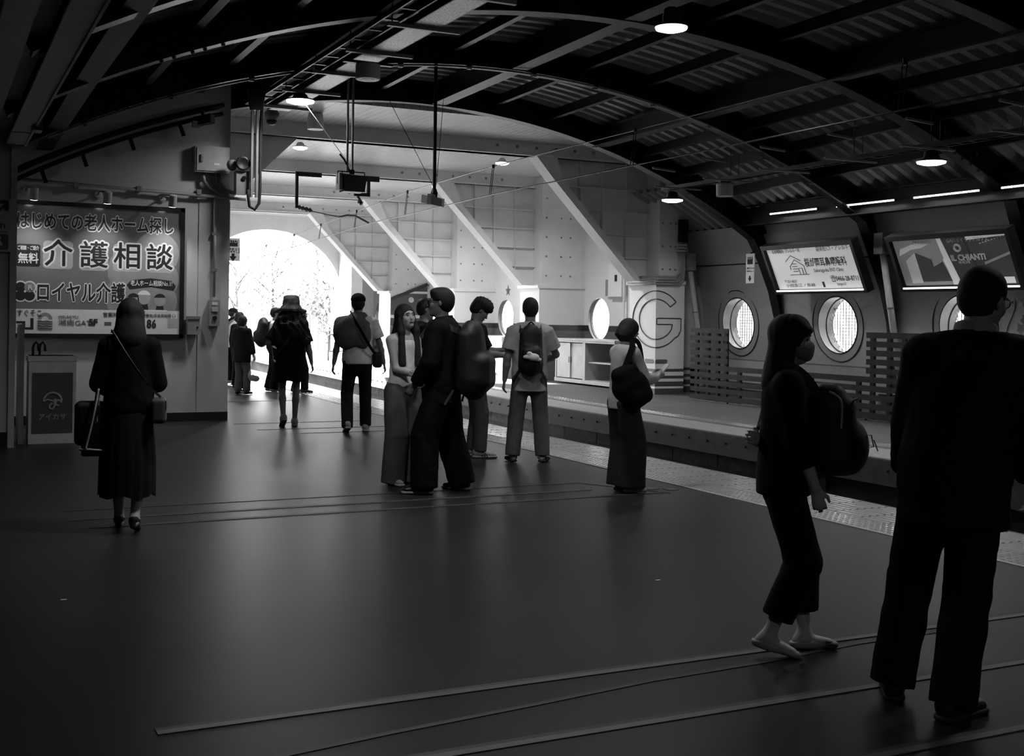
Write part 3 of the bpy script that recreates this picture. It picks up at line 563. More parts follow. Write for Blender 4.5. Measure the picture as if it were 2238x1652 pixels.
pt('R', .09, lx+.06, lz+.05, WP, .002, .039, 'CENTER')
pt('ロイヤル介護', .28, PX(80), PZ_(80, 641), WP, .023, .0338, depth=.0004, fit=(1.225, 2.36)); pt('ロイヤル介護', .28, PX(80), PZ_(80, 641), DK, .006, .0346, depth=.0004, fit=(1.24, 2.345))
pol('ribbon', [(2.36, 1.86), (2.42, 1.93), (2.68, 1.96), (2.95, 1.93), (3.01, 1.86), (2.98, 1.79), (2.68, 1.84), (2.4, 1.8)], DK, .0335); pt('老人ホーム相談No.1!', .085, 2.39, 1.885, WP, .001, .037, fit=(2.41, 2.96))
for cx_, cz_, r_, cap in ((2.45, 1.66, .075, DK), (2.59, 1.69, .085, WP), (2.8, 1.66, .075, DK)):      # three small drawn heads over a table
    pol('drawn_head', [(cx_+r_*math.cos(t), cz_+r_*1.05*math.sin(t)) for t in np.linspace(0, 6.28, 19)[:-1]], mat('drawn_skin', .4, .4), .0345); pol('drawn_hair', [(cx_+r_*1.08*math.cos(t), cz_+.01+r_*1.1*math.sin(t)) for t in np.linspace(.35, 2.8, 12)], cap, .0365)
    pol('drawn_suit', [(cx_-.06, cz_-.16), (cx_+.06, cz_-.16), (cx_+.045, cz_-.075), (cx_-.045, cz_-.075)], DK, .034)
pol('drawn_table', [(2.34, 1.5), (2.95, 1.5), (2.88, 1.53), (2.42, 1.53)], WP, .0365)
pt('すぐそこ', .1, .99, 1.46, DK, 0, .036, sx=.8); pol('map_arrow', [(.99, 1.36), (1.1, 1.36), (1.1, 1.28), (1.2, 1.28), (1.2, 1.25), (1.06, 1.25), (1.06, 1.33), (.99, 1.33)], DK, .0365); pol('map_block', [(1.16, 1.27), (1.2, 1.27), (1.2, 1.4), (1.16, 1.4)], DK, .0366)
sx0 = 1.34; sun_b = MB()
pol('sun_emblem', [(sx0+.09*math.cos(t), 1.385+.09*math.sin(t)) for t in np.linspace(0, math.pi, 14)]+[(sx0+.045*math.cos(t), 1.385+.045*math.sin(t)) for t in np.linspace(math.pi, 0, 10)], MG, .0365)
for k in range(4): sun_b.tube([pp(sx0-.09+.018*q, 1.365-.03*k+.006*math.sin(q*1.25), .037) for q in range(11)], .006, 5)
sun_b.build('wave_emblem', INKG, pw)
pt('ODAKYU', .055, 1.5, 1.42, INKG, 0, .036, sx=1.1); pt('湘南GATE', .09, 1.5, 1.34, INKG, 0, .036, sx=1.15); pt('5F', .12, 1.88, 1.35, DK, .003, .036); pt('営業時間', .065, 2.06, 1.455, DK, 0, .036); pt('年中無休(年末年始除く)', .058, 2.52, 1.45, DK, 0, .036, sx=.8)
pol('phone_mark', [(2.08, 1.31), (2.17, 1.31), (2.17, 1.36), (2.08, 1.36)], INKG, .0365); pt('6186', .16, 2.5, 1.335, DK, .003, .036, sx=.8)
pol('blank_code_patch', rrect(2.97, 1.35, .13, .13, .004), LIGHTG, .0365)
for i, (u, lab) in enumerate(((62, 'leftmost spotlight over the framed poster'), (215, 'middle spotlight over the framed poster'), (357, 'rightmost spotlight over the framed poster'))):
    x = PX(u); s_ = empty('spotlight', (x, 16.72, 3.03), label='small white '+lab, cat='lamp', group='poster spotlights')
    MB().lathe([(.06, 0), (.06, .02), (.035, .035)], 16, (-.04, .025, .03), (0, -1, 0)).build('wall_base', LIGHTG, s_)
    MB().tube([(-.04, -.005, .03), (-.04, -.16, .06), (.02, -.43, .03)], .012, 6).build('arm', GREY, s_)
    ax = Vector((-.02, .3, -1)).normalized(); MB().lathe([(.03, -.06), (.05, -.05), (.055, .1), (.05, .1)], 16, (.03, -.46, -.02), ax).build('head', LIGHTG, s_)
    l = bpy.data.lights.new('spot_light', 'SPOT'); l.energy = 36; l.spot_size = math.radians(95); l.spot_blend = .9; l.shadow_soft_size = .04
    lo = bpy.data.objects.new('spot_light', l); COL.objects.link(lo); lo.parent = s_; lo.location = (.03, -.43, -.13); lo.rotation_euler = ax.to_track_quat('-Z', 'Y').to_euler()
    MB().lathe([(.046, 0), (.046, .006)], 14, Vector((.03, -.46, -.02))+ax*.099, ax).build('lamp_lens', mat('spot_lens', 1, noise=0, emit=6), s_)
# ---------------------------------------------------------------- things on the poster wall
c_ = empty('wall_conduit', (0, 0, 0), label='long painted conduit running above the framed poster', cat='conduit')
MB().tube([(.95, 16.6, 3.0), (.97, 16.66, 3.12), (1.0, 16.68, 3.2), (3.95, 16.68, 3.1)], .022, 8).build('pipe', GREY, c_, True)
for x in (1.7, 2.5, 3.3): MB().box(x-.03, x+.03, 16.65, 16.75, 3.13, 3.2).build('clip', GREY, c_)
c_ = empty('wall_conduit', (0, 0, 0), label='upright thin conduit ending in the alarm box by the wall end', cat='conduit')
MB().tube([(3.53, 16.7, 3.1), (3.53, 16.7, 1.72)], .02, 8).build('pipe', LIGHTG, c_, True)
for z in (2.6, 2.1): MB().box(3.49, 3.57, 16.68, 16.74, z-.02, z+.02).build('clip', GREY, c_)
a_ = empty('alarm_box', (3.53, 16.7, 1.32), label='grey wall alarm box with a round button near the wall end', cat='box')
MB().box(-.07, .07, -.07, .03, 0, .36).build('case', mat('case_grey', .28, .4), a_); MB().lathe([(.03, 0), (.03, .02)], 14, (0, -.07, .11), (0, -1, 0)).build('button', BLACK, a_); MB().box(-.04, .04, -.085, -.07, .2, .26).build('window', LIGHTG, a_); MB().box(-.04, .04, -.075, -.07, .29, .33).build('label_plate', PAPER, a_)
a_ = empty('junction_box', (3.24, 16.7, 1.2), label='plain grey box low on the wall right of the poster', cat='box')
MB().box(-.08, .08, -.1, .03, 0, .25).build('case', mat('case_grey', .28, .4), a_); MB().box(-.085, .085, -.11, -.1, .21, .25).build('lid', GREY, a_); MB().lathe([(.012, 0), (.012, .012)], 8, (.05, -.1, .1), (0, -1, 0)).build('lock', STEEL, a_)
a_ = empty('switch_cabinet', (3.5, 16.62, 3.44), label='white steel switch cabinet high on the wall with conduits below', cat='cabinet')
MB().box(-.27, .2, -.02, .12, 0, .36).build('case', mat('cabinet_white', .42, .4), a_); MB().box(-.25, .18, -.035, -.02, .02, .34).build('door', mat('cabinet_white', .42, .4), a_); MB().box(-.2, -.17, -.06, -.035, .14, .24).build('handle', GALV, a_); MB().box(-.02, .06, -.04, -.035, .1, .13).build('label_plate', PAPER, a_)
for x, r_ in ((-.15, .024), (-.02, .028), (.06, .028)): MB().tube([(x, .05, 0), (x+.02, .05, -.12), (x+.1, .05, -.22), (x+.22, .05, -.26)], r_, 8).build('conduit', GREY, a_, True)
a_ = empty('warning_bell', (3.82, 16.35, 3.56), label='dark round warning horn on a box at the wall corner', cat='horn')
MB().lathe([(.03, .1), (.05, .06), (.085, .02), (.1, 0), (.1, -.02), (.07, -.015), (.03, 0)], 24, (0, -.02, 0), (0, 1, 0)).build('horn', BLACK, a_, True); MB().lathe([(.055, 0), (.08, .06), (.05, .1)], 16, (-.12, .02, -.02), (0, 1, 0)).build('second_horn', GREY, a_, True)
MB().box(-.08, .1, .0, .15, -.42, -.1).build('box', GREY, a_); MB().lathe([(.03, 0), (.03, .02)], 10, (.02, 0, -.2), (0, -1, 0)).build('gland', STEEL, a_)
pl = empty('service_pole', (3.95, 16.3, 0), label='hanging service pole with a looped cable beside the switch cabinet', cat='pole')
MB().box(-.03, .0, -.03, .03, 3.1, 4.5).box(.04, .07, -.03, .03, 3.1, 4.5).build('channel', GREY, pl); MB().prism([(-.1, -.04, 4.6), (.16, -.04, 4.6), (.1, -.04, 4.3), (-.04, -.04, 4.3)], (0, .08, 0)).build('bracket', STEEL, pl)
MB().tube([(.16, .02, 4.6), (.12, 0, 4.4), (.1, 0, 4.0), (.1, -.02, 3.2), (.09, -.02, 3.02), (.03, -.02, 2.93), (-.04, -.02, 2.97), (-.06, -.02, 3.1), (-.06, -.02, 3.2)], .022, 8).build('cable_loop', RUBBER, pl, True)
rc = empty('rib_conduit', (0, 0, 0), label='dark conduit with hanging stubs along the top of the poster wall', cat='conduit')
MB().tube([(x, 16.62, arcz(x, 16.7, -.2)) for x in np.linspace(.95, 3.6, 20)], .03, 8).build('pipe', STEEL, rc, True); MB().tube([(x, 16.55, arcz(x, 16.7, -.1)) for x in np.linspace(.95, 3.6, 20)], .04, 8).build('pipe', STEEL, rc, True)
for x in (1.25, 1.75, 2.35, 3.0): MB().bar((x, 16.6, arcz(x, 16.7, -.18)), (x+.07, 16.6, arcz(x, 16.7, -.36)), .03, .05).build('stub', STEEL, rc)
wc_ = empty('wall_camera', (3.3, 16.4, 4.12), label='dark boxy camera under the roof above the switch cabinet', cat='camera'); MB().obox((0, 0, 0), (.1, -.08, .02), (.04, .05, 0), (0, .01, .06)).build('case', BLACK, wc_); MB().tube([(0, .1, .02), (0, .1, .2)], .02, 6).build('arm', STEEL, wc_); MB().obox((-.1, .03, -.06), (.05, 0, 0), (0, .05, 0), (0, 0, .04)).build('housing', GREY, wc_)
# sign on the column at the left edge
sg = empty('direction_sign', (.6, 14.03, 2.4), label='pale direction sign with arrow cut off by the left edge', cat='sign')
MB().box(-.6, .17, -.02, 0, -.27, .3).build('plate', PLASTER, sg); text('20m', .12, (-.1, -.022, .02), (1, 0, 0), (0, 0, 1), INK, sg)
MB().prism([(a, -.022, c) for a, c in ((.0, .15), (.1, .25), (.05, .25), (.05, .29), (.14, .29), (.14, .18), (.1, .18), (.1, .22), (.02, .13))], (0, -.003, 0)).build('arrow', INK, sg)
MB().box(-.3, .14, -.024, -.02, -.055, -.05).build('rule', INK, sg); MB().prism([(x, -.022, z) for x, z in rrect(.04, -.16, .2, .17, .02)], (0, -.003, 0)).build('icon_tile', INKG, sg); MB().lathe([(.025, 0), (.025, .002)], 14, (.04, -.025, -.12), (0, -1, 0)).build('icon_head', PAPER, sg); MB().prism([(.04+a, -.025, -.2+c) for a, c in ((-.05, 0), (.05, 0), (.025, .05), (-.025, .05))], (0, -.002, 0)).build('icon_body', PAPER, sg)
# umbrella rental box
ub = empty('umbrella_box', (1.24, 14.5, 0), label='white umbrella rental box with a grey panel and umbrella logo', cat='box')
MB().box(-.25, .25, -.16, .2, 0, .99).build('case', mat('box_white', .7, .4), ub); MB().box(-.26, .26, -.17, .21, .93, .99).build('rim', mat('box_white', .7, .4), ub); MB().box(-.215, .215, -.17, -.16, .12, .8).build('panel', mat('panel_grey', .1, .4), ub)
lg = MB(); yy = -.175
lg.tube([(.0+.095*math.cos(t), yy, .48+.095*math.sin(t)) for t in np.linspace(0, math.pi, 16)], .012, 6); lg.tube([(-.095, yy, .48), (-.05, yy, .5), (0, yy, .48), (.04, yy, .5)], .01, 6)
lg.tube([(.02, yy, .5), (.02, yy, .42), (0, yy, .39), (-.03, yy, .4), (-.035, yy, .43), (0, yy, .46)], .012, 6); lg.tube([(.06+.03*math.cos(t), yy, .46+.03*math.sin(t)) for t in np.linspace(0, 5, 12)], .012, 6); lg.build('logo', LIGHTG, ub)
text('アイカサ', .075, (0, -.172, .3), (1, 0, 0), (0, 0, 1), LIGHTG, ub, align='CENTER', off=.001)
sbd = tag(MB().box(.885, .94, 14.36, 14.75, 0, 1.3).box(.89, .935, 14.37, 14.74, 1.3, 1.34).build('side_board', mat('board_grey', .2, .5)), 'tall narrow grey board standing left of the umbrella box', 'board')
for i, dx in enumerate((-.2, -.13)):
    u_ = empty('umbrella', (1.24+dx, 14.5, .62), label=('black umbrella with a curved handle stored in the white box, '+('left one' if i == 0 else 'right one')), cat='umbrella', group='stored umbrellas')
    MB().tube([(0, 0, 0), (0, 0, .46), (.012, 0, .5), (.035, 0, .52), (.055, 0, .5), (.06, 0, .42)], .014, 8).build('handle', BLACK, u_, True); MB().lathe([(.02, -.3), (.035, -.1), (.02, .2)], 10).build('canopy', BLACK, u_, True)
# ---------------------------------------------------------------- overhead line
cat_ = empty('overhead_line', (0, 0, 0), label='pair of thin overhead wires with droppers along the track', cat='wires')
ys = list(np.linspace(-4, 52, 57)); mz = lambda y: 3.97-.0*y if y < 22 else 3.97-.028*(y-22); cz = lambda y: 3.5 if y < 25 else 3.5-.022*(y-25)
MB().tube([(trk_x(y)+.05, y, mz(y)) for y in ys], .009, 5).build('messenger_wire', STEEL, cat_); MB().tube([(trk_x(y), y, cz(y)) for y in ys], .01, 5).build('contact_wire', STEEL, cat_)
for y in (8.5, 13.3, 17.7, 22.2, 25.9, 29.2, 32.2, 36): MB().tube([(trk_x(y)+.05, y-.03, mz(y)), (trk_x(y), y-.03, cz(y))], .006, 5).tube([(trk_x(y)+.05, y+.03, mz(y)), (trk_x(y), y+.03, cz(y))], .006, 5).lathe([(.022, -.03), (.022, .03)], 8, (trk_x(y)+.05, y, mz(y))).build('dropper', STEEL, cat_)
br = empty('wire_bracket', (8.6, 25.3, 4.6), label='dark square bracket under a white beam holding the overhead wire', cat='bracket')
MB().box(-.25, .38, -.04, .04, -.12, 0).build('channel', STEEL, br); MB().box(-.2, -.13, -.03, .03, -.42, -.1).box(.1, .17, -.03, .03, -.42, -.1).box(-.2, .17, -.03, .03, -.46, -.38).build('square_frame', STEEL, br); MB().tube([(-.12, 0, -.44), (-.02, 0, -.6), (-.04, 0, -.64)], .03, 8).lathe([(.03, 0), (.06, .03), (.03, .06), (.06, .09), (.03, .12)], 12, (-.1, 0, -.56), (.4, 0, -.3)).build('insulator', BLACK, br)
br = empty('pull_off_arm', (7.1, 25.3, 4.6), label='dark L shaped bracket with insulators and a curved arm to the contact wire', cat='bracket')
MB().box(0, .55, -.03, .03, -.1, 0).build('top_bar', STEEL, br); MB().box(-.03, .03, -.03, .03, -.8, 0).build('post', STEEL, br)
MB().lathe([(.03, 0), (.055, .03), (.03, .07), (.055, .11), (.03, .15), (.06, .19), (.03, .24), (.05, .28), (.015, .34)], 12, (.03, 0, -.77), (1, 0, -.22)).build('insulator', BLACK, br, True)
MB().tube([(.36, 0, -.85), (.9, -.2, -.96)], .01, 6).build('rod', STEEL, br); MB().tube([(.9, -.2, -.96), (1.05, -.3, -.92), (1.2, -.4, -.93), (1.45, -.6, -1.09)], .022, 8).build('curved_arm', BLACK, br, True)
# hanging poles
hp = empty('hung_loudspeaker', (4.95, 15.1, 3.12), label='black boxy loudspeaker in a frame hung on two poles under the roof', cat='loudspeaker')
for x in (-.035, .035): MB().tube([(x, 0, .26), (x, 0, arcz(4.95, 15.1)-3.12)], .016, 8).build('pole', GREY, hp)
b = MB(); b.prism([(-.11, -.13, 0), (.17, -.13, .0), (.2, -.13, .21), (-.12, -.13, .23)], (0, .22, 0)); b.build('case', BLACK, hp); MB().box(-.17, -.12, -.1, .06, .02, .24).build('side_panel', GREY, hp)
fb = MB()
for x in (-.17, -.11, .2): fb.tube([(x, -.02, .1), (x, -.02, .27)], .007, 5)
fb.tube([(-.17, -.02, .27), (.2, -.02, .27)], .008, 5); fb.box(.0, .06, -.02, .02, .24, .3); fb.build('frame', STEEL, hp)
MB().tube([(-.14, 0, .5), (-.07, 0, .42), (.0, 0, .28)], .012, 6).build('cable', RUBBER, hp)
gw = empty('hung_camera', (6.16, 15.1, 3.0), label='pale box camera at the foot of a single hanging pole with stay wires', cat='camera')
MB().tube([(0, 0, .22), (0, 0, arcz(6.16, 15.1)-3.0)], .024, 10).build('pole', STEEL, gw); MB().obox((-.04, -.05, .07), (.11, -.1, -.03), (-.03, -.03, .0), (0, -.012, .055)).build('case', LIGHTG, gw); MB().obox((-.09, -.11, .08), (.02, -.02, 0), (-.05, -.05, 0), (0, -.012, .07)).build('hood', GREY, gw); MB().lathe([(.04, 0), (.05, .06), (.03, .12)], 12, (0, 0, .12)).build('joint', STEEL, gw)
MB().tube([(-.03, 0, .3), (-.4, 1.2, 1.9)], .004, 4).tube([(.03, 0, .3), (.55, 1.0, 1.9)], .004, 4).build('stay_wire', STEEL, gw)
tag(MB().tube([(4.45, 15.6, 4.36), (4.98, 15.2, 3.5)], .005, 5).build('stay_wire', mat('bright_wire', .4, .3, metal=.6)), 'thin bright stay wire from the lamp down to the hung loudspeaker', 'wire')
dc = empty('dome_camera', (4.75, 18.4, 4.5), label='grey dome camera hung behind the perforated tray', cat='camera'); MB().lathe([(.02, 0), (.08, .02), (.11, .08), (.12, .14), (.07, .2), (.05, .36)], 20).build('dome', GREY, dc, True); MB().lathe([(.02, -.05), (.07, -.03), (.09, .02)], 16).build('glass_dome', BLACK, dc, True)
# conduits round the G pillar
pc = empty('pillar_conduits', (0, 0, 0), label='bundle of conduits wrapping the top of the letter G pillar', cat='conduit')
for k in range(4): MB().tube([(12.88, 21.0, 2.2+.05*k), (12.88, 20.05, 2.2+.05*k), (12.93, 19.96, 2.2+.05*k), (13.45-.03*k, 19.96, 2.2+.05*k), (13.55-.03*k, 19.96, 2.27+.05*k), (13.58-.03*k, 19.96, 2.45+.04*k), (13.58-.03*k, 19.97, 3.05)], .019, 7).build('conduit', mat('conduit_grey', .3, .45), pc, True)
MB().box(13.44, 13.62, 19.9, 20.0, 3.05, 3.5).build('pull_box', STEEL, pc)
for k in range(3): MB().box(13.38, 13.62, 19.93, 19.98, 2.86+.06*k, 2.885+.06*k).build('strap', LIGHTG, pc)
wb_ = empty('wall_boxes', (0, 0, 0), label='pale distribution box with a dark slot on the white wall beside the letter G', cat='box'); MB().box(14.05, 14.2, 23.15, 23.75, 2.0, 2.75).build('case', WSTEEL, wb_); MB().box(14.03, 14.05, 23.35, 23.43, 2.35, 2.5).build('slot', INK, wb_); MB().box(14.1, 14.2, 23.76, 23.95, 2.02, 2.4).build('side_box', GREY, wb_); MB().tube([(14.1, 23.12, 4.8), (14.1, 23.12, .9)], .025, 6).build('conduit', WSTEEL, wb_)
# ---------------------------------------------------------------- far platform furniture
WOOD = mat('dark_slat_wood', .016, .7, noise=.25, scale=5, spec=.2); 
def screen(name, y0, y1, n, label, x=12.8, posts=(), deep=True):
    s_ = empty(name, (x, (y0+y1)/2, 0), label=label, cat='screen', group='slatted screens'); L = y1-y0
    proto = MB().box(-.012, .012, -L/2, L/2, 0, .088).build('slat', WOOD, s_); proto.location = (0, 0, .04)
    for k in range(1, n): inst(proto, s_, (0, 0, .04+.1353*k))
    h = .04+.1353*(n-1)+.088
    for t in posts: MB().box(.012, .06, t-(y0+y1)/2-.04, t-(y0+y1)/2+.04, 0, h-.03).build('post', WOOD, s_)
    MB().box(-.0, .55 if deep else .05, -L/2+.02, L/2-.02, .005, .03).build('base_board', BLACK, s_)
    return s_
screen('slatted_screen', 17.4, 18.56, 10, 'tall dark slatted screen left, beside the striped pillar and round window', posts=(17.5, 17.75, 18.05, 18.4))
screen('slatted_screen', 12.75, 13.9, 10, 'tall dark slatted screen right, half hidden by the man in the jacket', posts=(12.9, 13.15, 13.45, 13.8))
screen('slatted_rail', 13.9, 17.4, 5, 'low dark slatted rail between the two tall screens', posts=(14.1, 15.2, 16.1, 17.1), deep=False)
bn = empty('bench', (13.5, 15.6, 0), label='pale bench seat behind the low slatted rail', cat='bench'); MB().box(-.2, .2, -1.6, 1.6, .38, .43).build('seat', LIGHTG, bn)
for yy in (-1.4, 0, 1.4): MB().box(-.15, .15, yy-.03, yy+.03, 0, .38).build('leg', GREY, bn)
cb = empty('cabinet', (13.45, 23.1, 0), label='pale wooden cabinet with two sliding doors under the round window', cat='cabinet'); CW = mat('cabinet_wood', .42, .5, noise=.12, scale=4)
MB().box(-.4, .4, -1.35, 1.35, .04, .12).box(-.4, .4, -1.35, 1.35, .95, 1.0).box(-.38, .4, 1.3, 1.35, .12, .95).box(-.38, .4, -1.35, -1.3, .12, .95).box(-.38, .4, -.05, .05, .12, .95).box(.36, .4, -1.3, 1.3, .12, .95).build('carcass', CW, cb)
MB().box(-.42, .42, -1.38, 1.38, 1.0, 1.03).build('top', CW, cb)
for y0, y1, d in ((.07, .7, -.33), (.66, 1.28, -.36)):
    dr = MB().box(d-.01, d+.01, y0, y1, .14, .93).build('sliding_door', CW, cb); MB().box(d-.018, d-.008, y0+.03 if y0 > .5 else y1-.06, y0+.06 if y0 > .5 else y1-.03, .48, .62).build('pull', BLACK, dr)
MB().box(-.3, .38, -1.28, -.07, .5, .53).build('shelf', CW, cb)
wbx = empty('white_counter', (13.4, 28.2, 0), label='low white counter box against the wall behind the backpack man', cat='counter'); MB().box(-.4, .6, -1.0, 1.2, .08, 1.0).build('case', WSTEEL, wbx); MB().box(-.42, .6, -1.02, 1.22, .9, .95).build('ledge', WSTEEL, wbx); MB().box(-.35, .6, -.95, 1.15, 0, .08).build('plinth', BLACK, wbx)
hb = empty('hydrant_box', (12.75, 26.35, 0), label='low grey box with a white oval beside the striped column base', cat='box'); MB().box(-.2, .2, -.14, .14, 0, .62).build('case', mat('case_grey', .28, .4), hb); MB().box(-.21, .21, -.15, .15, .62, .66).build('lid', LIGHTG, hb); MB().lathe([(.05, 0), (.05, .004)], 16, (-.2, 0, .42), (-1, 0, 0)).build('oval', PAPER, hb)
# vine drawing on the wall at the right edge
vn = empty('painted_vine', (0, 0, 0), label='painted vine of leaf shapes on the wall at the right edge', cat='painting')
rl = random.Random(3)
for k in range(26):
    y, z, r_ = 12.75-rl.random()*1.2, .95+rl.random()*1.15, .06+rl.random()*.05; a0 = rl.random()*6; X = wx(z)
    MB().prism([(wx(z+r_*q*math.sin(t+a0))-.006, y+r_*q*math.cos(t+a0), z+r_*q*math.sin(t+a0)) for t, q in ((0, 1.3), (.6, .8), (1.1, 1), (1.8, .8), (2.4, .9), (3.14, .35), (3.9, .9), (4.5, .8), (5.2, 1), (5.7, .8))], (-.003, 0, 0)).build('leaf', (INKG, mat('leaf_paint', .2, .6), mat('leaf_dark', .04, .6))[k % 3], vn)
for k in range(4): MB().tube([(wx(z)-.008, 12.7-.3*k+.1*math.sin(z*6+k), z) for z in np.linspace(.9, 2.1, 14)], .006, 5).build('stem', INK, vn)
# litter on the floor
for u, (x, y) in enumerate(((.62, 6.55), (3.75, 5.75), (4.2, 5.2))): tag(MB().box(x, x+.03, y, y+.012, .0, .004).build('paper_scrap', PAPER), ('tiny white scrap on the floor at lower left', 'tiny white scrap on the floor left of the masked woman', 'tiny white speck on the floor behind the masked woman')[u], 'scrap')
# ---------------------------------------------------------------- outdoors beyond the arch
tag(MB().box(-40, 60, 40.8, 140, -1.3, -1.2).build('ground', mat('outdoor_ground', .45, .9)), kind='structure')
tag(MB().box(15.6, 70, -10, 40.8, -1.3, -1.2).build('ground_right', mat('outdoor_ground', .45, .9)), kind='structure')
sb_ = empty('street_building', (19.5, 22, -1.2), label='pale building front seen through the round windows', cat='building'); MB().box(0, 4, -16, 10, 0, 7).build('wall', mat('street_wall', .4, .8), sb_)
for k in range(9): MB().box(-.06, 0, -15+k*2.7, -13.6+k*2.7, 2.2, 3.8).build('window', GREY, sb_)
LEAF = mat('tree_leaf', .16, .7, noise=.4, scale=2); BARK = mat('bark', .05, .9)
def tree(x, y, h, r, n, label, trunk=.12):
    t = empty('tree', (x, y, -.9), label=label, cat='tree', group='trees outside the arch'); rr = np.random.default_rng(int(x*7+y)); b = MB()
    for k in range(n):
        d = rr.normal(size=3); d /= np.linalg.norm(d); q = rr.random()**.4; p = Vector((d[0]*r*q, d[1]*r*q, h*.62+d[2]*h*.38*q)); a = Vector(rr.normal(size=3)).normalized()*(.07+.07*rr.random()); c = a.orthogonal().normalized()*a.length*.6
        b.add([p-a, p+c, p+a, p-c], [(0, 1, 2, 3)])
    tag(b.build('foliage', LEAF, t), kind='stuff')
    tk = MB().tube([(0, 0, 0), (.05, .02, h*.4), (-.05, 0, h*.8)], trunk, 8, radii=[trunk, trunk*.7, trunk*.25])
    for k in range(9): a = rr.random()*6.3; z = h*(.3+.06*k); tk.tube([(0, 0, z), (math.cos(a)*r*.5, math.sin(a)*r*.5, z+h*.14), (math.cos(a)*r*.9, math.sin(a)*r*.9, z+h*.2)], .03, 5, radii=[.035, .022, .006])
    tk.build('trunk', BARK, t, True)
tree(16.2, 52, 4.6, 1.7, 2600, 'bushy tree outside the arch, right beside the wall'); tree(15.4, 59, 6.2, 1.9, 2000, 'tall thin tree outside the arch, middle of the bright view'); tree(12.9, 56, 5.6, 1.3, 160, 'bare branched tree outside the arch, left of the bushy one'); tree(19.8, 66, 8, 2.4, 2600, 'large tree outside the arch behind the bushy one')
ob = empty('house', (11.5, 78, -1.2), label='pale building faintly seen through the bright arch', cat='building'); MB().box(-5, 5, 0, 8, 0, 11).build('wall', mat('house_wall', .75, .8), ob)
for i in range(4):
    for j in range(4): wn = MB().box(-4+i*2.1, -2.9+i*2.1, -.08, 0, 1.2+j*2.5, 2.4+j*2.5).build('window', GREY, ob); MB().box(-3.9+i*2.1, -3.5+i*2.1, -.1, -.08, 1.3+j*2.5, 2.3+j*2.5).build('pane', LIGHTG, wn)
fw = empty('outdoor_fence', (12.9, 46, 0), label='pale panel fence on the far platform outside the arch', cat='fence')
for k in range(7): MB().box(-.02, .02, k*1.5-3, k*1.5-1.55, .1, 1.35).build('panel', mat('fence_panel', .6, .7), fw); MB().box(-.06, .02, k*1.5-3.06, k*1.5-2.98, 0, 1.4).build('post', GREY, fw)
bd = empty('outdoor_board', (11.75, 41.9, 0), label='white notice board on posts just outside the arch', cat='sign'); MB().box(-.55, .55, -.02, .02, .5, 1.45).build('panel', PAPER, bd); MB().box(-.58, .58, -.03, .03, 1.45, 1.49).box(-.58, .58, -.03, .03, .46, .5).box(.55, .58, -.03, .03, 0, 1.45).box(-.58, -.55, -.03, .03, 0, 1.45).build('frame', GREY, bd)
rl_ = empty('handrail', (11.9, 37.5, 0), label='thin grey handrail hoop on the far platform near the arch', cat='rail'); MB().tube([(-.25, 0, 0), (-.25, 0, .8), (-.2, 0, .85), (.25, 0, .85), (.3, 0, .8), (.3, 0, 0)], .025, 8).tube([(-.25, 0, .3), (.3, 0, .3)], .018, 6).build('hoop', GREY, rl_, True)
for k, (xa, xb) in enumerate(((14.2, 12.6), (14.6, 13.0))): tag(MB().tube([(xa, 43.5, -.9), (xb, 43.5, 4.6)], .035, 6).build('guy_wire', PAPER), 'white sheathed guy wire slanting across the trees, '+('left one' if k else 'right one'), 'wire', 'guy wires')
# ---------------------------------------------------------------- people: implicit surfaces turned into meshes
def A(*p): return np.array(p, float)
def nets(F, lo, h):
    s = F < 0; c = np.zeros(tuple(n-1 for n in F.shape), np.int8)
    for i in (0, 1):
        for j in (0, 1):
            for k in (0, 1): c += s[i:s.shape[0]-1+i, j:s.shape[1]-1+j, k:s.shape[2]-1+k]
    act = (c > 0) & (c < 8); idx = -np.ones(c.shape, np.int64); ii = np.argwhere(act); idx[act] = np.arange(len(ii))
    pos = np.zeros((len(ii), 3)); cnt = np.zeros(len(ii))
    for ax in range(3):
        o = [q for q in range(3) if q != ax]
        for a in (0, 1):
            for b in (0, 1):
                p0 = ii.copy(); p0[:, o[0]] += a; p0[:, o[1]] += b; p1 = p0.copy(); p1[:, ax] += 1
                fa, fb = F[tuple(p0.T)], F[tuple(p1.T)]; m = (fa < 0) != (fb < 0); t = fa[m]/(fa[m]-fb[m]); q = (p0-ii)[m].astype(float); q[:, ax] += t; pos[m] += q; cnt[m] += 1
    V = (ii+pos/cnt[:, None])*h+lo; faces = []
    for ax in range(3):
        sl0 = [slice(1, -1)]*3; sl0[ax] = slice(0, -1); sl1 = list(sl0); sl1[ax] = slice(1, None)
        d = s[tuple(sl0)] != s[tuple(sl1)]; pp_ = np.argwhere(d); off = np.ones(3, int); off[ax] = 0; pp_ = pp_+off; o = [q for q in range(3) if q != ax]
        q = []
        for a, b in ((-1, -1), (0, -1), (0, 0), (-1, 0)):
            r = pp_.copy(); r[:, o[0]] += a; r[:, o[1]] += b; q.append(idx[tuple(r.T)])
        q = np.stack(q, 1); fl = s[tuple(pp_.T)] ^ (ax == 1); q[~fl] = q[~fl][:, ::-1]; faces.append(q)
    return V, np.concatenate(faces)
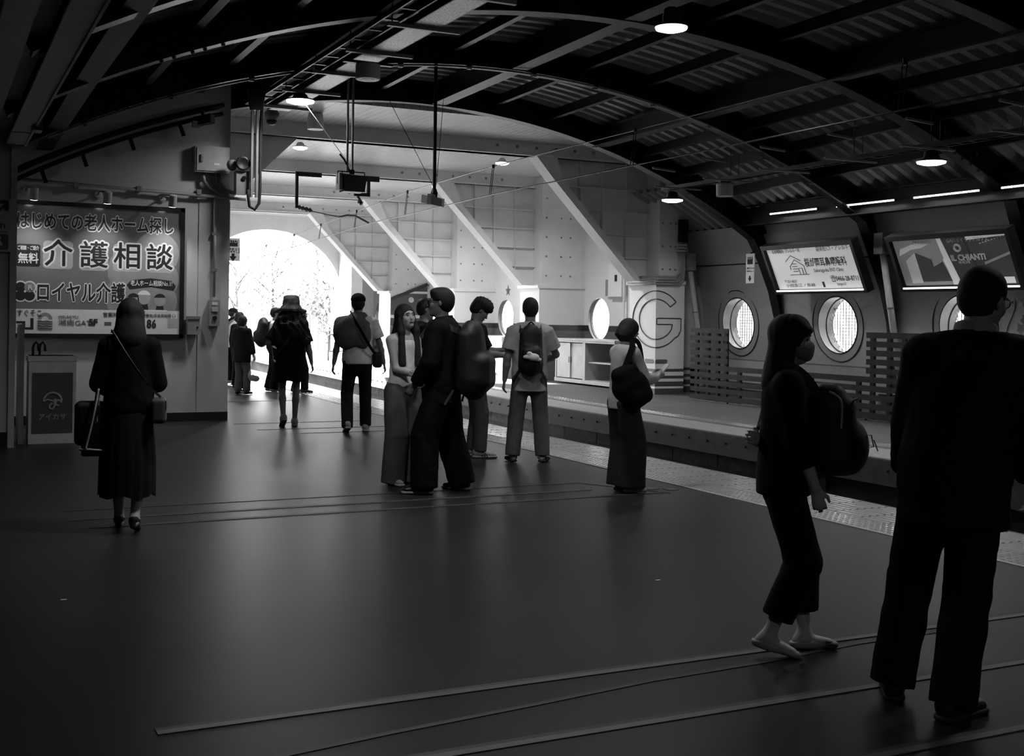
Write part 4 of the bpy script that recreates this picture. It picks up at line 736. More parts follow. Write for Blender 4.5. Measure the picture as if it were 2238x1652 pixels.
class Field:
    def __init__(s, lo, hi, h):
        s.lo = np.array(lo, float)-2*h; s.h = h; s.n = np.ceil((np.array(hi)-s.lo)/h).astype(int)+3; s.F = np.full(s.n, 9., np.float32)
    def _sub(s, lo, hi):
        i0 = np.clip(np.floor((lo-s.lo)/s.h).astype(int), 0, s.n-1); i1 = np.clip(np.ceil((hi-s.lo)/s.h).astype(int)+1, 1, s.n)
        return tuple(slice(a, b) for a, b in zip(i0, i1)), [s.lo[q]+s.h*np.arange(i0[q], i1[q]).reshape([-1 if w_ == q else 1 for w_ in range(3)]) for q in range(3)]
    def add(s, prim, k=.02, sub=False):
        fn, lo, hi = prim; pad = k+3.5*s.h; sl, G = s._sub(lo-pad, hi+pad)
        if min(q.stop-q.start for q in sl) < 1: return s
        d = fn(*G).astype(np.float32); f = s.F[sl]
        if sub: s.F[sl] = np.maximum(f, -d)
        elif k <= 0: s.F[sl] = np.minimum(f, d)
        else: hh = np.clip(.5+.5*(d-f)/k, 0, 1); s.F[sl] = d*(1-hh)+f*hh-k*hh*(1-hh)
        return s
    def cut(s, p, n):      # keep the side n points away from
        n = np.array(n, float); n /= np.linalg.norm(n); _, G = s._sub(s.lo, s.lo+s.h*s.n); s.F = np.maximum(s.F, ((G[0]-p[0])*n[0]+(G[1]-p[1])*n[1]+(G[2]-p[2])*n[2])[:s.n[0], :s.n[1], :s.n[2]]).astype(np.float32); return s
    def wrinkle(s, amp, fr=14., seed=0, vert=.35):     # warped, patchy folds
        r = np.random.default_rng(seed); _, G = s._sub(s.lo, s.lo+s.h*s.n); w_ = 0; ph = r.random(12)*6; X, Y, Z = G
        wx_ = X+.05*np.sin(9*Z+ph[0]+5*Y)+.03*np.sin(17*Z+ph[1]); wy_ = Y+.05*np.sin(8*Z+ph[2]+6*X); wz_ = Z+.05*np.sin(11*X+7*Y+ph[3])+.03*np.sin(19*X+ph[4])
        for q in range(4):
            kx, ky, kz = r.normal(size=3)*fr*(.7+.5*q); w_ = w_+np.sin(kx*wx_+ky*wy_+kz*vert*wz_+r.random()*6)/(1+.8*q)*(.55+.45*np.sin(7*Z+5*X*(1-2*(q % 2))+6*Y+ph[5+q]))
        s.F = (s.F+amp*.5*w_[:s.n[0], :s.n[1], :s.n[2]]).astype(np.float32); return s
    def mesh(s, name, m, parent):
        V, Q = nets(s.F, s.lo, s.h); me = bpy.data.meshes.new(name); me.vertices.add(len(V)); me.vertices.foreach_set('co', V.astype(np.float32).ravel())
        me.loops.add(Q.size); me.loops.foreach_set('vertex_index', Q.ravel().astype(np.int32)); me.polygons.add(len(Q)); me.polygons.foreach_set('loop_start', np.arange(0, Q.size, 4, dtype=np.int32)); me.update(calc_edges=True); me.validate()
        me.shade_smooth(); me.materials.append(m); o = bpy.data.objects.new(name, me); COL.objects.link(o); o.parent = parent; return o
def cone(a, b, ra, rb, flat=False, sq=None, f=1.):
    a, b = np.array(a, float), np.array(b, float); ab = b-a; L = max(np.linalg.norm(ab), 1e-6); e = ab/L
    if sq is not None: sq = np.array(sq, float); sq = sq-e*(sq@e); sq /= np.linalg.norm(sq)
    def fn(X, Y, Z):
        px, py, pz = X-a[0], Y-a[1], Z-a[2]; tt = (px*e[0]+py*e[1]+pz*e[2])/L; t = np.clip(tt, 0, 1); u = tt if flat else t
        vx, vy, vz = px-u*ab[0], py-u*ab[1], pz-u*ab[2]; g = 1.
        if sq is not None: q = (vx*sq[0]+vy*sq[1]+vz*sq[2])*(1/f-1); vx, vy, vz = vx+q*sq[0], vy+q*sq[1], vz+q*sq[2]; g = min(1, f)*.5+.5 if f < 1 else 1
        d = (np.sqrt(vx*vx+vy*vy+vz*vz)-(ra+(rb-ra)*t))*g
        return np.maximum(d, np.maximum(-tt, tt-1)*L) if flat else d
    R = max(ra, rb)*max(1, f); return fn, np.minimum(a, b)-R, np.maximum(a, b)+R
def ell(c, r, M=np.eye(3)):
    c, r = np.array(c, float), np.array(r, float)
    def fn(X, Y, Z):
        p = (X-c[0], Y-c[1], Z-c[2]); q = [(p[0]*M[0, i]+p[1]*M[1, i]+p[2]*M[2, i]) for i in range(3)]; k0 = np.sqrt(sum((q[i]/r[i])**2 for i in range(3))); k1 = np.sqrt(sum((q[i]/r[i]**2)**2 for i in range(3)))+1e-9
        return k0*(k0-1)/k1
    R = r.max(); return fn, c-R, c+R
def rbox(c, r, rad, M=np.eye(3)):
    c, r = np.array(c, float), np.array(r, float)
    def fn(X, Y, Z):
        p = (X-c[0], Y-c[1], Z-c[2]); q = [abs(p[0]*M[0, i]+p[1]*M[1, i]+p[2]*M[2, i])-(r[i]-rad) for i in range(3)]
        return np.sqrt(sum(np.maximum(v, 0)**2 for v in q))+np.minimum(np.maximum(q[0], np.maximum(q[1], q[2])), 0)-rad
    R = np.linalg.norm(r); return fn, c-R, c+R
def unit(v): v = np.array(v, float); return v/np.linalg.norm(v)
def frame(yaw=0, pitch=0, roll=0):     # columns: right, forward, up; yaw clockwise, pitch down
    return np.array(Euler((math.radians(-pitch), math.radians(roll), math.radians(-yaw)), 'XYZ').to_matrix())
def ik(a, c, l1, l2, pole):
    a, c = np.array(a, float), np.array(c, float); d = c-a; D = min(np.linalg.norm(d), (l1+l2)*.995); e = unit(d); c = a+e*D
    x = (l1*l1-l2*l2+D*D)/(2*D); y = math.sqrt(max(0, l1*l1-x*x)); p = np.array(pole, float); p = unit(p-e*(p@e)); return a+e*x+p*y, c
SKIN = mat('skin', .32, .55, noise=.06, scale=8); SKIN2 = mat('skin_tan', .2, .55, noise=.06, scale=8); HAIR = mat('black_hair', .005, .75, noise=.4, scale=40); EYE = mat('eye_dark', .006, .2); LIP = mat('lip', .1, .4)
CL = lambda name, g, rough=.85: mat(name, g, rough, noise=.15, scale=12, bump=.15, spec=.15)
BK = CL('black_cloth', .004); BK2 = CL('charcoal_cloth', .01); DKB = CL('dark_trousers', .014); JEAN = CL('denim', .07); GRYP = CL('grey_trousers', .1); WSH = CL('white_shirt', .75); LSH = CL('pale_shirt', .42); KNIT = CL('grey_knit', .11); SOLE = mat('pale_sole', .35, .6); SHW = mat('pale_shoe', .3, .6); SHB = mat('black_shoe', .012, .4); SHG = mat('beige_shoe', .3, .5); NYL = mat('black_nylon', .005, .6, noise=.2, scale=20, bump=.2); STRAP = mat('strap_web', .03, .7)
def person(label, x, y, H, beta, h=.01, sex='m', hip=(0, 0), chest=(0, 0), head=(0, 0, 0), hoff=(0, 0, 0), feet=((-.1, 0, 8, 0), (.1, 0, 8, 0)), hands=(None, None), poles=(None, None), curl=.5, palm=(None, None), hdir=(None, None), skin=SKIN, build=1.):
    P_ = empty('person', (x, y, 0), -math.radians(beta), label=label, cat='person'); s = H/1.75; P = type('P', (), {})(); P.root = P_; P.s = s; P.h = h; P.sex = sex; P.b = build
    sw, hw = (.178, .088) if sex == 'm' else (.152, .09)
    drop = min([0]+[math.sqrt(max(.3, .816**2-(f_[0]-hip[0]-sg*hw)**2-(f_[1]-hip[1])**2))+.085+.0022*max(0, f_[3])-.9 for f_, sg in zip(feet, (-1, 1))]); dz = A(0, 0, drop)*s
    P.pel = A(hip[0], hip[1], .93)*s+dz; P.chest = A(chest[0], chest[1], 1.3)*s+dz; P.neck = A(chest[0]*1.15, chest[1]*1.15-.01, 1.465)*s+dz
    P.hc = P.neck+A(hoff[0], .03+hoff[1], .165+hoff[2])*s; P.HM = frame(*head)
    up = unit(P.chest-P.pel)
    P.sh = [P.chest+A(sg*sw, -.01, .1)*s for sg in (-1, 1)]; P.hj = [P.pel+A(sg*hw, 0, -.03)*s for sg in (-1, 1)]
    P.ank, P.knee, P.ff = [], [], []
    for i in (0, 1):
        fx, fy, fyaw, lift = feet[i]; sg = (-1, 1)[i]; fd = A(math.sin(math.radians(fyaw*sg)), math.cos(math.radians(fyaw*sg)), 0); pit = lift*.012
        an = A(fx, fy, .085)*s+A(0, 0, max(0, lift)*.0022)*s; kn, an = ik(P.hj[i], an, .41*s, .41*s, (sg*.12, 1, 0)); P.ank.append(an); P.knee.append(kn); P.ff.append((fd, math.radians(lift)))
    P.elb, P.wri = [], []
    for i in (0, 1):
        sg = (-1, 1)[i]; t = hands[i]; t = A(sg*.23, .03, .84)*s if t is None else np.array(t, float)*s; e, w_ = ik(P.sh[i], t, .285*s, .25*s, poles[i] or (sg*.35, -1, -.1)); P.elb.append(e); P.wri.append(w_)
    allp = np.array([P.pel, P.chest, P.neck, P.hc]+P.ank+P.knee+P.elb+P.wri); P.lo = allp.min(0)-A(.3, .33, .12)*s; P.hi = allp.max(0)+A(.3, .33, .2)*s; P.lo[2] = -.02; P.hi[2] = P.hc[2]+.16*s
    F = Field(P.lo, P.hi, h); M = P.HM; hs = s*.95; hp_ = lambda a: P.hc+M@(np.array(a, float)*hs)
    F.add(cone(P.pel+A(0, 0, -.02), P.chest-A(0, 0, .1)*s, .13*s*build, .125*s*build, sq=(0, 1, 0), f=.66), .03); F.add(cone(P.chest-A(0, 0, .1)*s, P.chest+A(0, 0, .06)*s, .13*s*build, .14*s*build, sq=(0, 1, 0), f=.68), .04); F.add(cone(P.sh[0]+A(.03, 0, 0)*s, P.sh[1]-A(.03, 0, 0)*s, .05*s, .05*s), .05)
    F.add(cone(P.neck-A(0, 0, .04)*s, hp_((0, -.015, -.06)), .058*s if sex == 'm' else .05*s, .053*s if sex == 'm' else .045*s), .03)
    F.add(ell(hp_((0, -.012, .035)), A(.077, .098, .09)*hs, M), .02); F.add(ell(hp_((0, .03, -.03)), A(.063, .066, .093)*hs, M), .03); F.add(cone(hp_((0, .02, -.065)), hp_((0, .068, -.1)), .047*hs, .027*hs), .03)
    F.add(ell(hp_((0, .082, .024)), A(.052, .02, .012)*hs, M), .015); F.add(cone(hp_((0, .094, .004)), hp_((0, .112, -.036)), .008*hs, .0125*hs), .012); F.add(ell(hp_((0, .089, -.068)), A(.024, .014, .012)*hs, M), .01)
    for sg in (-1, 1): F.add(ell(hp_((sg*.08, -.008, -.006)), A(.011, .02, .033)*hs, M), .006); F.add(ell(hp_((sg*.04, .066, -.03)), A(.024, .022, .026)*hs, M), .02)
    for sg in (-1, 1): F.add(ell(hp_((sg*.031, .107, .004)), A(.017, .016, .01)*hs, M), 0, sub=True)
    for i in (0, 1):
        F.add(cone(P.sh[i], P.elb[i], .05*s*build, .038*s), .03); F.add(cone(P.elb[i], P.elb[i]+(P.wri[i]-P.elb[i])*.35, .037*s, .04*s), .02); F.add(cone(P.elb[i]+(P.wri[i]-P.elb[i])*.35, P.wri[i], .039*s, .026*s, sq=None), .02)
        d = unit(hdir[i]) if hdir[i] is not None else unit(P.wri[i]-P.elb[i]); n = np.array(palm[i], float) if palm[i] is not None else A((1, -1)[i], .2, 0); n = unit(n-d*(n@d)); t = np.cross(d, n)*(1 if i == 1 else -1)
        if t@A(0, 1, .3) < 0 and palm[i] is None: t = -t
        q = .95*s; fr = max(.0088*q, .62*h)
        F.add(cone(P.wri[i]+d*.015*q, P.wri[i]+d*.085*q, .03*q, .037*q, sq=n, f=.42), .015)
        for o, L_, c_ in ((.03, .074, .9), (.0105, .083, 1.), (-.0095, .078, 1.05), (-.028, .06, 1.1)):
            p = P.wri[i]+d*.088*q+t*o*q; a_ = .25*curl
            for sg_, fl in enumerate((.45, .32, .23)):
                a_ += curl*c_*(.5+.25*sg_); dd = d*math.cos(a_)+n*math.sin(a_); p2 = p+dd*L_*fl*q; F.add(cone(p, p2, fr*(1-.06*sg_), fr*(.94-.06*sg_)), .004); p = p2
        p = P.wri[i]+d*.028*q+t*.027*q; p2 = p+unit(d*.75+t*.6+n*.35)*.042*q; p3 = p2+unit(d*.9+t*.1+n*.45)*.034*q; F.add(cone(p, p2, .013*q, fr*1.15), .01); F.add(cone(p2, p3, fr*1.15, fr), .004)
        P.hand = getattr(P, 'hand', []); P.hand.append((P.wri[i]+d*.09*q+n*.03*q, d, n, t))
        F.add(cone(P.hj[i], P.knee[i], .072*s*build, .048*s), .03); m_ = P.knee[i]+(P.ank[i]-P.knee[i])*.32-A(0, .015, 0)*s; F.add(cone(P.knee[i], m_, .046*s, .049*s), .02); F.add(cone(m_, P.ank[i], .048*s, .033*s), .02)
        fd, li = P.ff[i]; c, sn = math.cos(li), math.sin(li); toe = A(fd[0]*c, fd[1]*c, -sn); upv = A(fd[0]*sn, fd[1]*sn, c); P.ff[i] = (toe, upv)
        F.add(cone(P.ank[i], P.ank[i]-toe*.035*s-upv*.045*s, .034*s, .03*s), .02); F.add(cone(P.ank[i]-upv*.03*s, P.ank[i]+toe*.13*s-upv*.052*s, .036*s, .026*s, sq=upv, f=.75), .025)
    P.body = F.mesh('body', skin, P_)
    for sg in (-1, 1):
        e = MB(); c = Vector(hp_((sg*.031, .089, .004))); e.lathe([(.001, -.007), (.006, -.004), (.0085, 0), (.006, .003), (.002, .006)], 10, c, M@A(0, 1, 0)); e.build('eye', EYE, P_, True)
        MB().tube([hp_((sg*.014, .104, .025)), hp_((sg*.03, .102, .03)), hp_((sg*.05, .088, .024))], .0026, 5).build('eyebrow', HAIR, P_)
    MB().tube([hp_((-.024, .097, -.068)), hp_((-.008, .106, -.065)), hp_((.008, .106, -.065)), hp_((.024, .097, -.068))], .0045, 6).build('lips', LIP, P_, True)
    P.hp = hp_; P.hs = hs; return P
def top(P, m, hem=.86, sleeve=1., loose=.02, seed=1, wr=.004, name='shirt', cuff=.02, neck=.0, flare=0., k=.05):
    s = P.s; F = Field(P.lo, P.hi, P.h); b = P.b; w_ = (.145 if P.sex == 'm' else .125)*s*b+loose; hipw = (.15 if P.sex == 'm' else .15)*s*b+loose
    bot = P.pel*1.; bot[2] = hem*s-.12
    F.add(cone(P.pel+A(0, 0, .02)*s, P.chest+A(0, 0, .03)*s, hipw*.95, w_*1.05, sq=(0, 1, 0), f=.72), .03); F.add(cone(bot, P.pel+A(0, 0, .02)*s, hipw+flare, hipw*.95, sq=(0, 1, 0), f=.74), .03)
    for i in (0, 1): F.add(cone(P.neck-A(0, 0, .055)*s, P.sh[i]+A(0, 0, .0)*s, .056*s+loose*.4, .044*s+loose*.5), k)
    F.add(cone(P.neck-A(0, 0, .05)*s, P.neck+A(0, .01, .01+neck)*s, .068*s, .056*s+loose*.2, flat=True), .02)
    F.wrinkle(wr, 34, seed, .5)
    F.cut((0, 0, hem*s), (0, 0, -1)); F.cut(P.neck+A(0, 0, .015+neck)*s, (0, .25, 1))
    if sleeve > 0:
        for i in (0, 1):
            r0 = .05*s*b+loose*.55; r1 = .042*s+loose*.7
            if sleeve <= 1: e = P.sh[i]+(P.elb[i]-P.sh[i])*sleeve; F.add(cone(P.sh[i]-unit(P.elb[i]-P.sh[i])*.02, e, r0, r0*.95+cuff*.5, flat=True), .025)
            else:
                e = P.elb[i]+(P.wri[i]-P.elb[i])*(sleeve-1); F.add(cone(P.sh[i], P.elb[i], r0, r1), .03); F.add(cone(P.elb[i], e, r1, .034*s+cuff, flat=True), .008); pass
        F.wrinkle(wr*.5, 60, seed+3, .6)
    return F.mesh(name, m, P.root)
def pants(P, m, hem=.1, wide=.0, seed=2, wr=.005, name='trousers', waist=1.0, knee=0.):
    s = P.s; F = Field(P.lo, P.hi, P.h); b = P.b; top_ = P.pel*1.; top_[2] = waist*s+.02
    F.add(cone(P.pel-A(0, 0, .03)*s, top_, .158*s*b, .142*s*b, sq=(0, 1, 0), f=.74), .03)
    for i in (0, 1):
        d = unit(P.ank[i]-P.knee[i]); t = max(.1, ((P.knee[i][2]-hem*s)/max(1e-3, P.knee[i][2]-P.ank[i][2]))); e = P.knee[i]+(P.ank[i]-P.knee[i])*t
        F.add(cone(P.hj[i]+A(0, -.012, 0), P.knee[i], .092*s*b+wide*.3, .066*s+wide*.8+knee), .04); F.add(cone(P.knee[i]-d*.0, e, .066*s+wide*.8+knee, .058*s+wide, flat=True), .01)
    F.wrinkle(wr*.8, 32, seed, .45); F.cut((0, 0, waist*s), (0, 0, 1)); return F.mesh(name, m, P.root)
def skirt(P, m, waist=1.02, hem=.25, r0=.15, r1=.25, f=.75, pleat=.0, seed=4, name='skirt', off=(0, 0), npl=16):
    s = P.s; n = 56; b = MB(); K_ = 26
    for k in range(K_):
        t = k/(K_-1); z = (waist+(hem-waist)*t)*s; rr = (r0+(r1-r0)*min(1, t*1.6)**.7 if t < .6 else r0+(r1-r0)*min(1, t*1.6)**.7)*s; c = P.pel+A(off[0], off[1], 0)*t*s
        for q in range(n):
            a = 2*math.pi*q/n; w_ = rr*(1+pleat*t*math.sin(npl*a+.6*math.sin(3*a+seed))+.03*t*math.sin(3*a+seed)); b.v.append((c[0]+w_*math.cos(a), c[1]+w_*f*math.sin(a), z+.012*t*math.sin(5*a+seed)))
    for k in range(K_-1):
        for q in range(n): l = (q+1) % n; b.f.append((k*n+q, k*n+l, (k+1)*n+l, (k+1)*n+q))
    b.f.append(tuple(range(n))); o = b.build(name, m, P.root, True); return o
def shoes(P, m, kind='sneaker', sole=None):
    s = P.s
    for i in (0, 1):
        toe, up = P.ff[i]; side = np.cross(toe, up); c = P.ank[i]-up*.085*s; M = np.stack([side, toe, up], 1); h = min(P.h, .009); q = lambda a: c+M@(np.array(a, float)*s)
        lo, hi = c-.22*s, c+.22*s; F = Field(lo-A(0, 0, .02), hi, h)
        if kind == 'sneaker': F.add(cone(q((0, -.045, .05)), q((0, .02, .06)), .04*s, .042*s), .02); F.add(cone(q((0, 0, .05)), q((0, .15, .032)), .042*s, .032*s, sq=up, f=.8), .03); F.add(cone(q((0, -.035, .08)), q((0, .0, .085)), .042*s, .045*s), .02); F.cut(q((0, 0, .1)), up)
        elif kind == 'heel': F.add(cone(q((0, -.04, .075)), q((0, 0, .07)), .033*s, .036*s), .02); F.add(cone(q((0, 0, .06)), q((0, .14, .02)), .036*s, .028*s, sq=up, f=.75), .03); F.add(cone(q((0, -.045, .05)), q((0, -.045, .002)), .024*s, .02*s, flat=True), .005); F.cut(q((0, 0, .095)), up)
        elif kind == 'flat': F.add(cone(q((0, -.045, .03)), q((0, .02, .03)), .036*s, .036*s), .02); F.add(cone(q((0, 0, .028)), q((0, .15, .022)), .037*s, .03*s, sq=up, f=.7), .03); F.cut(q((0, .03, .048)), (up*1-toe*.12))
        else: F.add(cone(q((0, -.04, .02)), q((0, .15, .02)), .042*s, .045*s, sq=up, f=.4), .02); F.add(cone(q((-.04, .1, .035)), q((.04, .1, .035)), .022*s, .022*s), .01); F.add(cone(q((-.038, .0, .05)), q((.038, .0, .05)), .018*s, .018*s), .01)
        F.cut(q((0, 0, .004)), -up); o = F.mesh('shoe', m, P.root)
        if sole:
            G = Field(lo-A(0, 0, .02), hi, h); G.add(cone(q((0, -.045, .015)), q((0, .15, .015)), .044*s, .043*s, sq=up, f=.55), .0); G.cut(q((0, 0, .026)), up); G.cut(q((0, 0, 0)), -up); G.mesh('sole', sole, o)
def hair(P, kind='short', length=.3, m=HAIR, seed=5, fringe=True, width=.085, back=.0, amp=.0):
    hs = P.hs; M = P.HM; hp_ = P.hp; h = min(P.h, .009); z0 = P.hc[2]-(length+.15 if kind in ('long', 'wavy') else .26)
    lo = P.hc-A(.24, .28, 0); hi = P.hc+A(.24, .24, .22); lo[2] = z0; F = Field(lo, hi, h); g = 1.0
    F.add(ell(hp_((0, -.018, .04)), A(.09, .11, .1)*hs, M), .02)
    if kind == 'short': F.add(ell(hp_((0, -.045, -.01)), A(.084, .078, .085)*hs, M), .03); F.add(ell(hp_((0, .05, .09)), A(.07, .05, .035)*hs, M), .03)
    if kind == 'cropped': F.add(ell(hp_((0, -.04, -.01)), A(.082, .075, .085)*hs, M), .03)
    if kind == 'curly': F.add(ell(hp_((0, .0, .075)), A(.105, .125, .085)*hs, M), .03); F.add(ell(hp_((0, .075, .06)), A(.075, .05, .045)*hs, M), .02); F.add(ell(hp_((0, -.05, -.01)), A(.09, .075, .075)*hs, M), .03)
    if kind == 'bob': F.add(ell(hp_((0, -.03, -.02)), A(.1, .1, .12)*hs, M), .03); F.add(cone(hp_((0, -.03, -.03)), hp_((0, -.035, -.105)), .1*hs, .095*hs, flat=True), .02)
    if kind in ('long', 'wavy'):
        a = hp_((0, -.045, .0)); b = a*1.; b[2] = P.hc[2]-length; b[1] -= .02+back; b2 = (a+b)/2; b2[1] -= .02
        wd = width; F.add(cone(a, b2, .095*hs, wd, sq=M@A(0, 1, 0), f=.72), .03); F.add(cone(b2, b, wd, wd*.8, sq=A(0, 1, 0), f=.5), .04)
        for sg in (-1, 1): F.add(cone(hp_((sg*.075, .01, .02)), hp_((sg*.082, .0, -.14)), .03*hs, .033*hs), .03)
        if kind == 'wavy':
            for sg in (-1, 1): F.add(cone(hp_((sg*.07, -.03, -.03)), b+A(sg*wd*.9, 0, .03), .06*hs, wd*.45), .05)
    if amp: F.wrinkle(amp, 75 if kind in ('curly', 'wavy') else 160, seed, 1. if kind in ('curly', 'wavy') else .08)
    # the face stays free
    fz = .045 if fringe else .075
    F.add(ell(hp_((0, .095, -.065)), A(.07, .085, .115)*hs if kind != 'long' else A(.068, .085, .12)*hs, M), 0, sub=True)
    if kind in ('short', 'cropped', 'curly'):
        for sg in (-1, 1): F.add(ell(hp_((sg*.09, .025, -.04)), A(.045, .05, .06)*hs, M), 0, sub=True)
        F.add(ell(hp_((0, -.03, -.16)), A(.12, .12, .075)*hs, M), 0, sub=True)
    if kind in ('long', 'wavy'):
        pass
    return F.mesh('hair', m, P.root)
def strap(P, pts, w_=.03, m=STRAP, name='strap', parent=None, t=.006):
    b = MB(); pts = [Vector(p) for p in pts]; out = []
    for i, p in enumerate(pts):
        d = (pts[min(i+1, len(pts)-1)]-pts[max(i-1, 0)]).normalized(); c = Vector((P.pel[0], P.pel[1], p.z)); n = (p-c); n = (n-d*n.dot(d)).normalized() if n.length > 1e-3 else Vector((0, -1, 0))
        if out: q = out[-1][2]-d*out[-1][2].dot(d); n = (q*.8+n*.2 if n.dot(q) > 0 else q); n = (n-d*n.dot(d)).normalized()
        sd = d.cross(n).normalized(); out.append((p, sd, n))
    for p, sd, n in out: b.v += [tuple(p-sd*w_/2), tuple(p+sd*w_/2), tuple(p+sd*w_/2+n*t), tuple(p-sd*w_/2+n*t)]
    for i in range(len(out)-1):
        for k in range(4): l = (k+1) % 4; b.f.append((4*i+k, 4*i+l, 4*i+4+l, 4*i+4+k))
    b.f += [(3, 2, 1, 0), tuple(4*(len(out)-1)+k for k in range(4))]; return b.build(name, m, parent or P.root)
def curve_pts(pts, n=14):
    pts = [np.array(p, float) for p in pts]; out = []
    for i in range(len(pts)-1):
        p0, p1, p2, p3 = pts[max(i-1, 0)], pts[i], pts[i+1], pts[min(i+2, len(pts)-1)]
        for k in range(n//(len(pts)-1)+1):
            t = k/(n//(len(pts)-1)+1); out.append(.5*((2*p1)+(-p0+p2)*t+(2*p0-5*p1+4*p2-p3)*t*t+(-p0+3*p1-3*p2+p3)*t**3))
    return out+[pts[-1]]
def thing_at(P, name, label, cat, p=None, group=None):     # a carried thing: top-level, set down where the person holds it
    p = P.root.location if p is None else Vector(p); ca, sa = math.cos(P.root.rotation_euler.z), math.sin(P.root.rotation_euler.z)
    o = empty(name, P.root.location, P.root.rotation_euler.z, label, cat, group); return o
def fld(P, prims, name, m, parent, h=None, cuts=(), wr=0, seed=1):
    lo = np.min([p[0][1] for p in prims], 0)-.03; hi = np.max([p[0][2] for p in prims], 0)+.03; F = Field(lo, hi, h or min(P.h, .01))
    for p, k in prims: F.add(p, k)
    if wr: F.wrinkle(wr, 40, seed)
    for c in cuts: F.cut(*c)
    return F.mesh(name, m, parent)
def glasses(P):
    b = MB()
    for sg in (-1, 1):
        b.tube([P.hp((sg*.032+.024*math.cos(t), .112-.006*abs(math.cos(t)), .004+.02*math.sin(t))) for t in np.linspace(0, 6.28, 15)[:-1]], .0022, 5, loop=True); b.tube([P.hp((sg*.056, .104, .01)), P.hp((sg*.08, .06, .012)), P.hp((sg*.083, -.01, .008))], .0022, 5)
    b.tube([P.hp((-.009, .114, .008)), P.hp((.009, .114, .008))], .0022, 5); b.build('glasses', mat('spectacle_frame', .02, .15), P.root)
    for sg in (-1, 1): MB().lathe([(.021, 0), (.021, .001)], 14, P.hp((sg*.032, .108, .004)), P.HM@A(0, 1, 0)).build('lens', mat('spectacle_lens', .8, .03, trans=1., noise=0), P.root)
# --- woman walking away at the left
P = person('woman walking away at left in black top and long dark skirt', 1.22, 8.45, 1.6, 12, .009, 'f', hip=(0, 0), chest=(0, .02), head=(0, 12, 0), feet=((-.07, .17, 4, 0), (.06, -.12, 6, 14)), hands=((-.12, .22, 1.02), (.1, .26, 1.08)), poles=((-.55, -.6, -1), (.55, -.6, -1)))
top(P, BK, .9, 1.95, .034, 11, .005, 'blouse', .02); skirt(P, CL('dark_skirt', .013), 1.0, .27, .15, .2, .8, .055, name='skirt'); shoes(P, mat('patent_shoe', .02, .2), 'heel'); hair(P, 'long', .3, seed=3, amp=.003, width=.1)
g = thing_at(P, 'shoulder_bag', 'small grey shoulder bag at the hip of the woman walking away', 'bag')
fld(P, [(rbox((.2, -.06, .83), (.05, .09, .085), .025), 0)], 'pouch', CL('grey_leather', .07, .5), g); MB().box(.245, .252, -.14, .02, .84, .9).build('flap', CL('grey_leather', .07, .5), g)
strap(P, curve_pts([(-.12, .05, 1.36), (-.1, -.07, 1.36), (-.0, -.135, 1.2), (.12, -.13, 1.02), (.21, -.07, .92)]), .016, mat('strap_tan', .03, .5), parent=g)
g = thing_at(P, 'tote_bag', 'black tote with pale edging on the arm of the woman walking away', 'bag')
fld(P, [(rbox((-.25, .02, .74), (.1, .07, .15), .04), 0)], 'pouch', NYL, g, wr=.004)
MB().tube(curve_pts([(-.21, -.06, .88), (-.2, -.04, .98), (-.2, .03, 1.03), (-.21, .06, .98), (-.22, .08, .88)], 20), .01, 6).build('handle', BK, g, True); MB().tube(curve_pts([(-.19, -.07, .98), (-.21, -.085, .85), (-.24, -.08, .7), (-.27, -.075, .57)], 16), .008, 6).build('edging', LSH, g, True); MB().tube([(-.31, -.065, .57), (-.24, -.07, .57), (-.14, -.065, .56)], .008, 6).build('edging', LSH, g, True)
g = thing_at(P, 'paper_bag', 'flat dark shopping bag hanging below the black tote', 'bag'); fld(P, [(rbox((-.2, -.02, .64), (.1, .04, .12), .015), 0)], 'pouch', BK2, g); MB().tube([(-.2, -.05, .75), (-.19, -.04, .9), (-.19, .02, 1.0)], .005, 5).build('handle', LSH, g)
# --- man in the big dark jacket at the right
P = person('man in a bulky dark jacket and black trousers at the right edge', 3.6, 3.42, 1.73, 50, .008, 'm', hip=(.0, 0), chest=(.06, .03), head=(32, 10, 4), hoff=(.03, .02, 0), feet=((-.22, .03, 12, 0), (.02, -.15, 34, 0)), hands=((-.2, .2, .86), (.28, .2, .86)), poles=((-.35, -1, -.1), (.35, -1, -.1)), build=1.08)
top(P, CL('jacket_cloth', .004, .8), .72, 1.9, .056, 21, .007, 'jacket', .03, .01, .0); pants(P, BK, .055, .03, 22, .007, waist=.98); shoes(P, SHB, 'sneaker', RUBBER); hair(P, 'cropped', seed=6, amp=.0015)
fld(P, [(cone(P.neck+A(0, -.015, -.03), P.neck+A(.005, .012, .062), .092, .08, flat=True), 0)], 'collar', CL('pale_collar', .33), P.root, .006); glasses(P)
fld(P, [(cone(P.neck+A(-.09, -.05, -.04), P.neck+A(.09, -.05, -.04), .055, .055), 0), (cone(P.neck+A(0, -.09, -.08), P.neck+A(0, -.1, -.16), .08, .05), .05)], 'hood', CL('jacket_cloth', .004, .8), P.root, .009)
g = thing_at(P, 'shoulder_bag', 'black bag with a shiny clasp on the far shoulder of the jacketed man', 'bag'); fld(P, [(rbox((.35, .12, 1.16), (.09, .1, .17), .085), 0)], 'pouch', NYL, g); MB().lathe([(.012, 0), (.014, .008), (.004, .014)], 10, (.27, .03, 1.3), (-1, -.6, .3)).build('clasp', mat('chrome', .8, .1, metal=1), g); strap(P, curve_pts([(.24, .08, 1.42), (.3, .03, 1.38), (.34, .08, 1.3)]), .04, STRAP, parent=g)
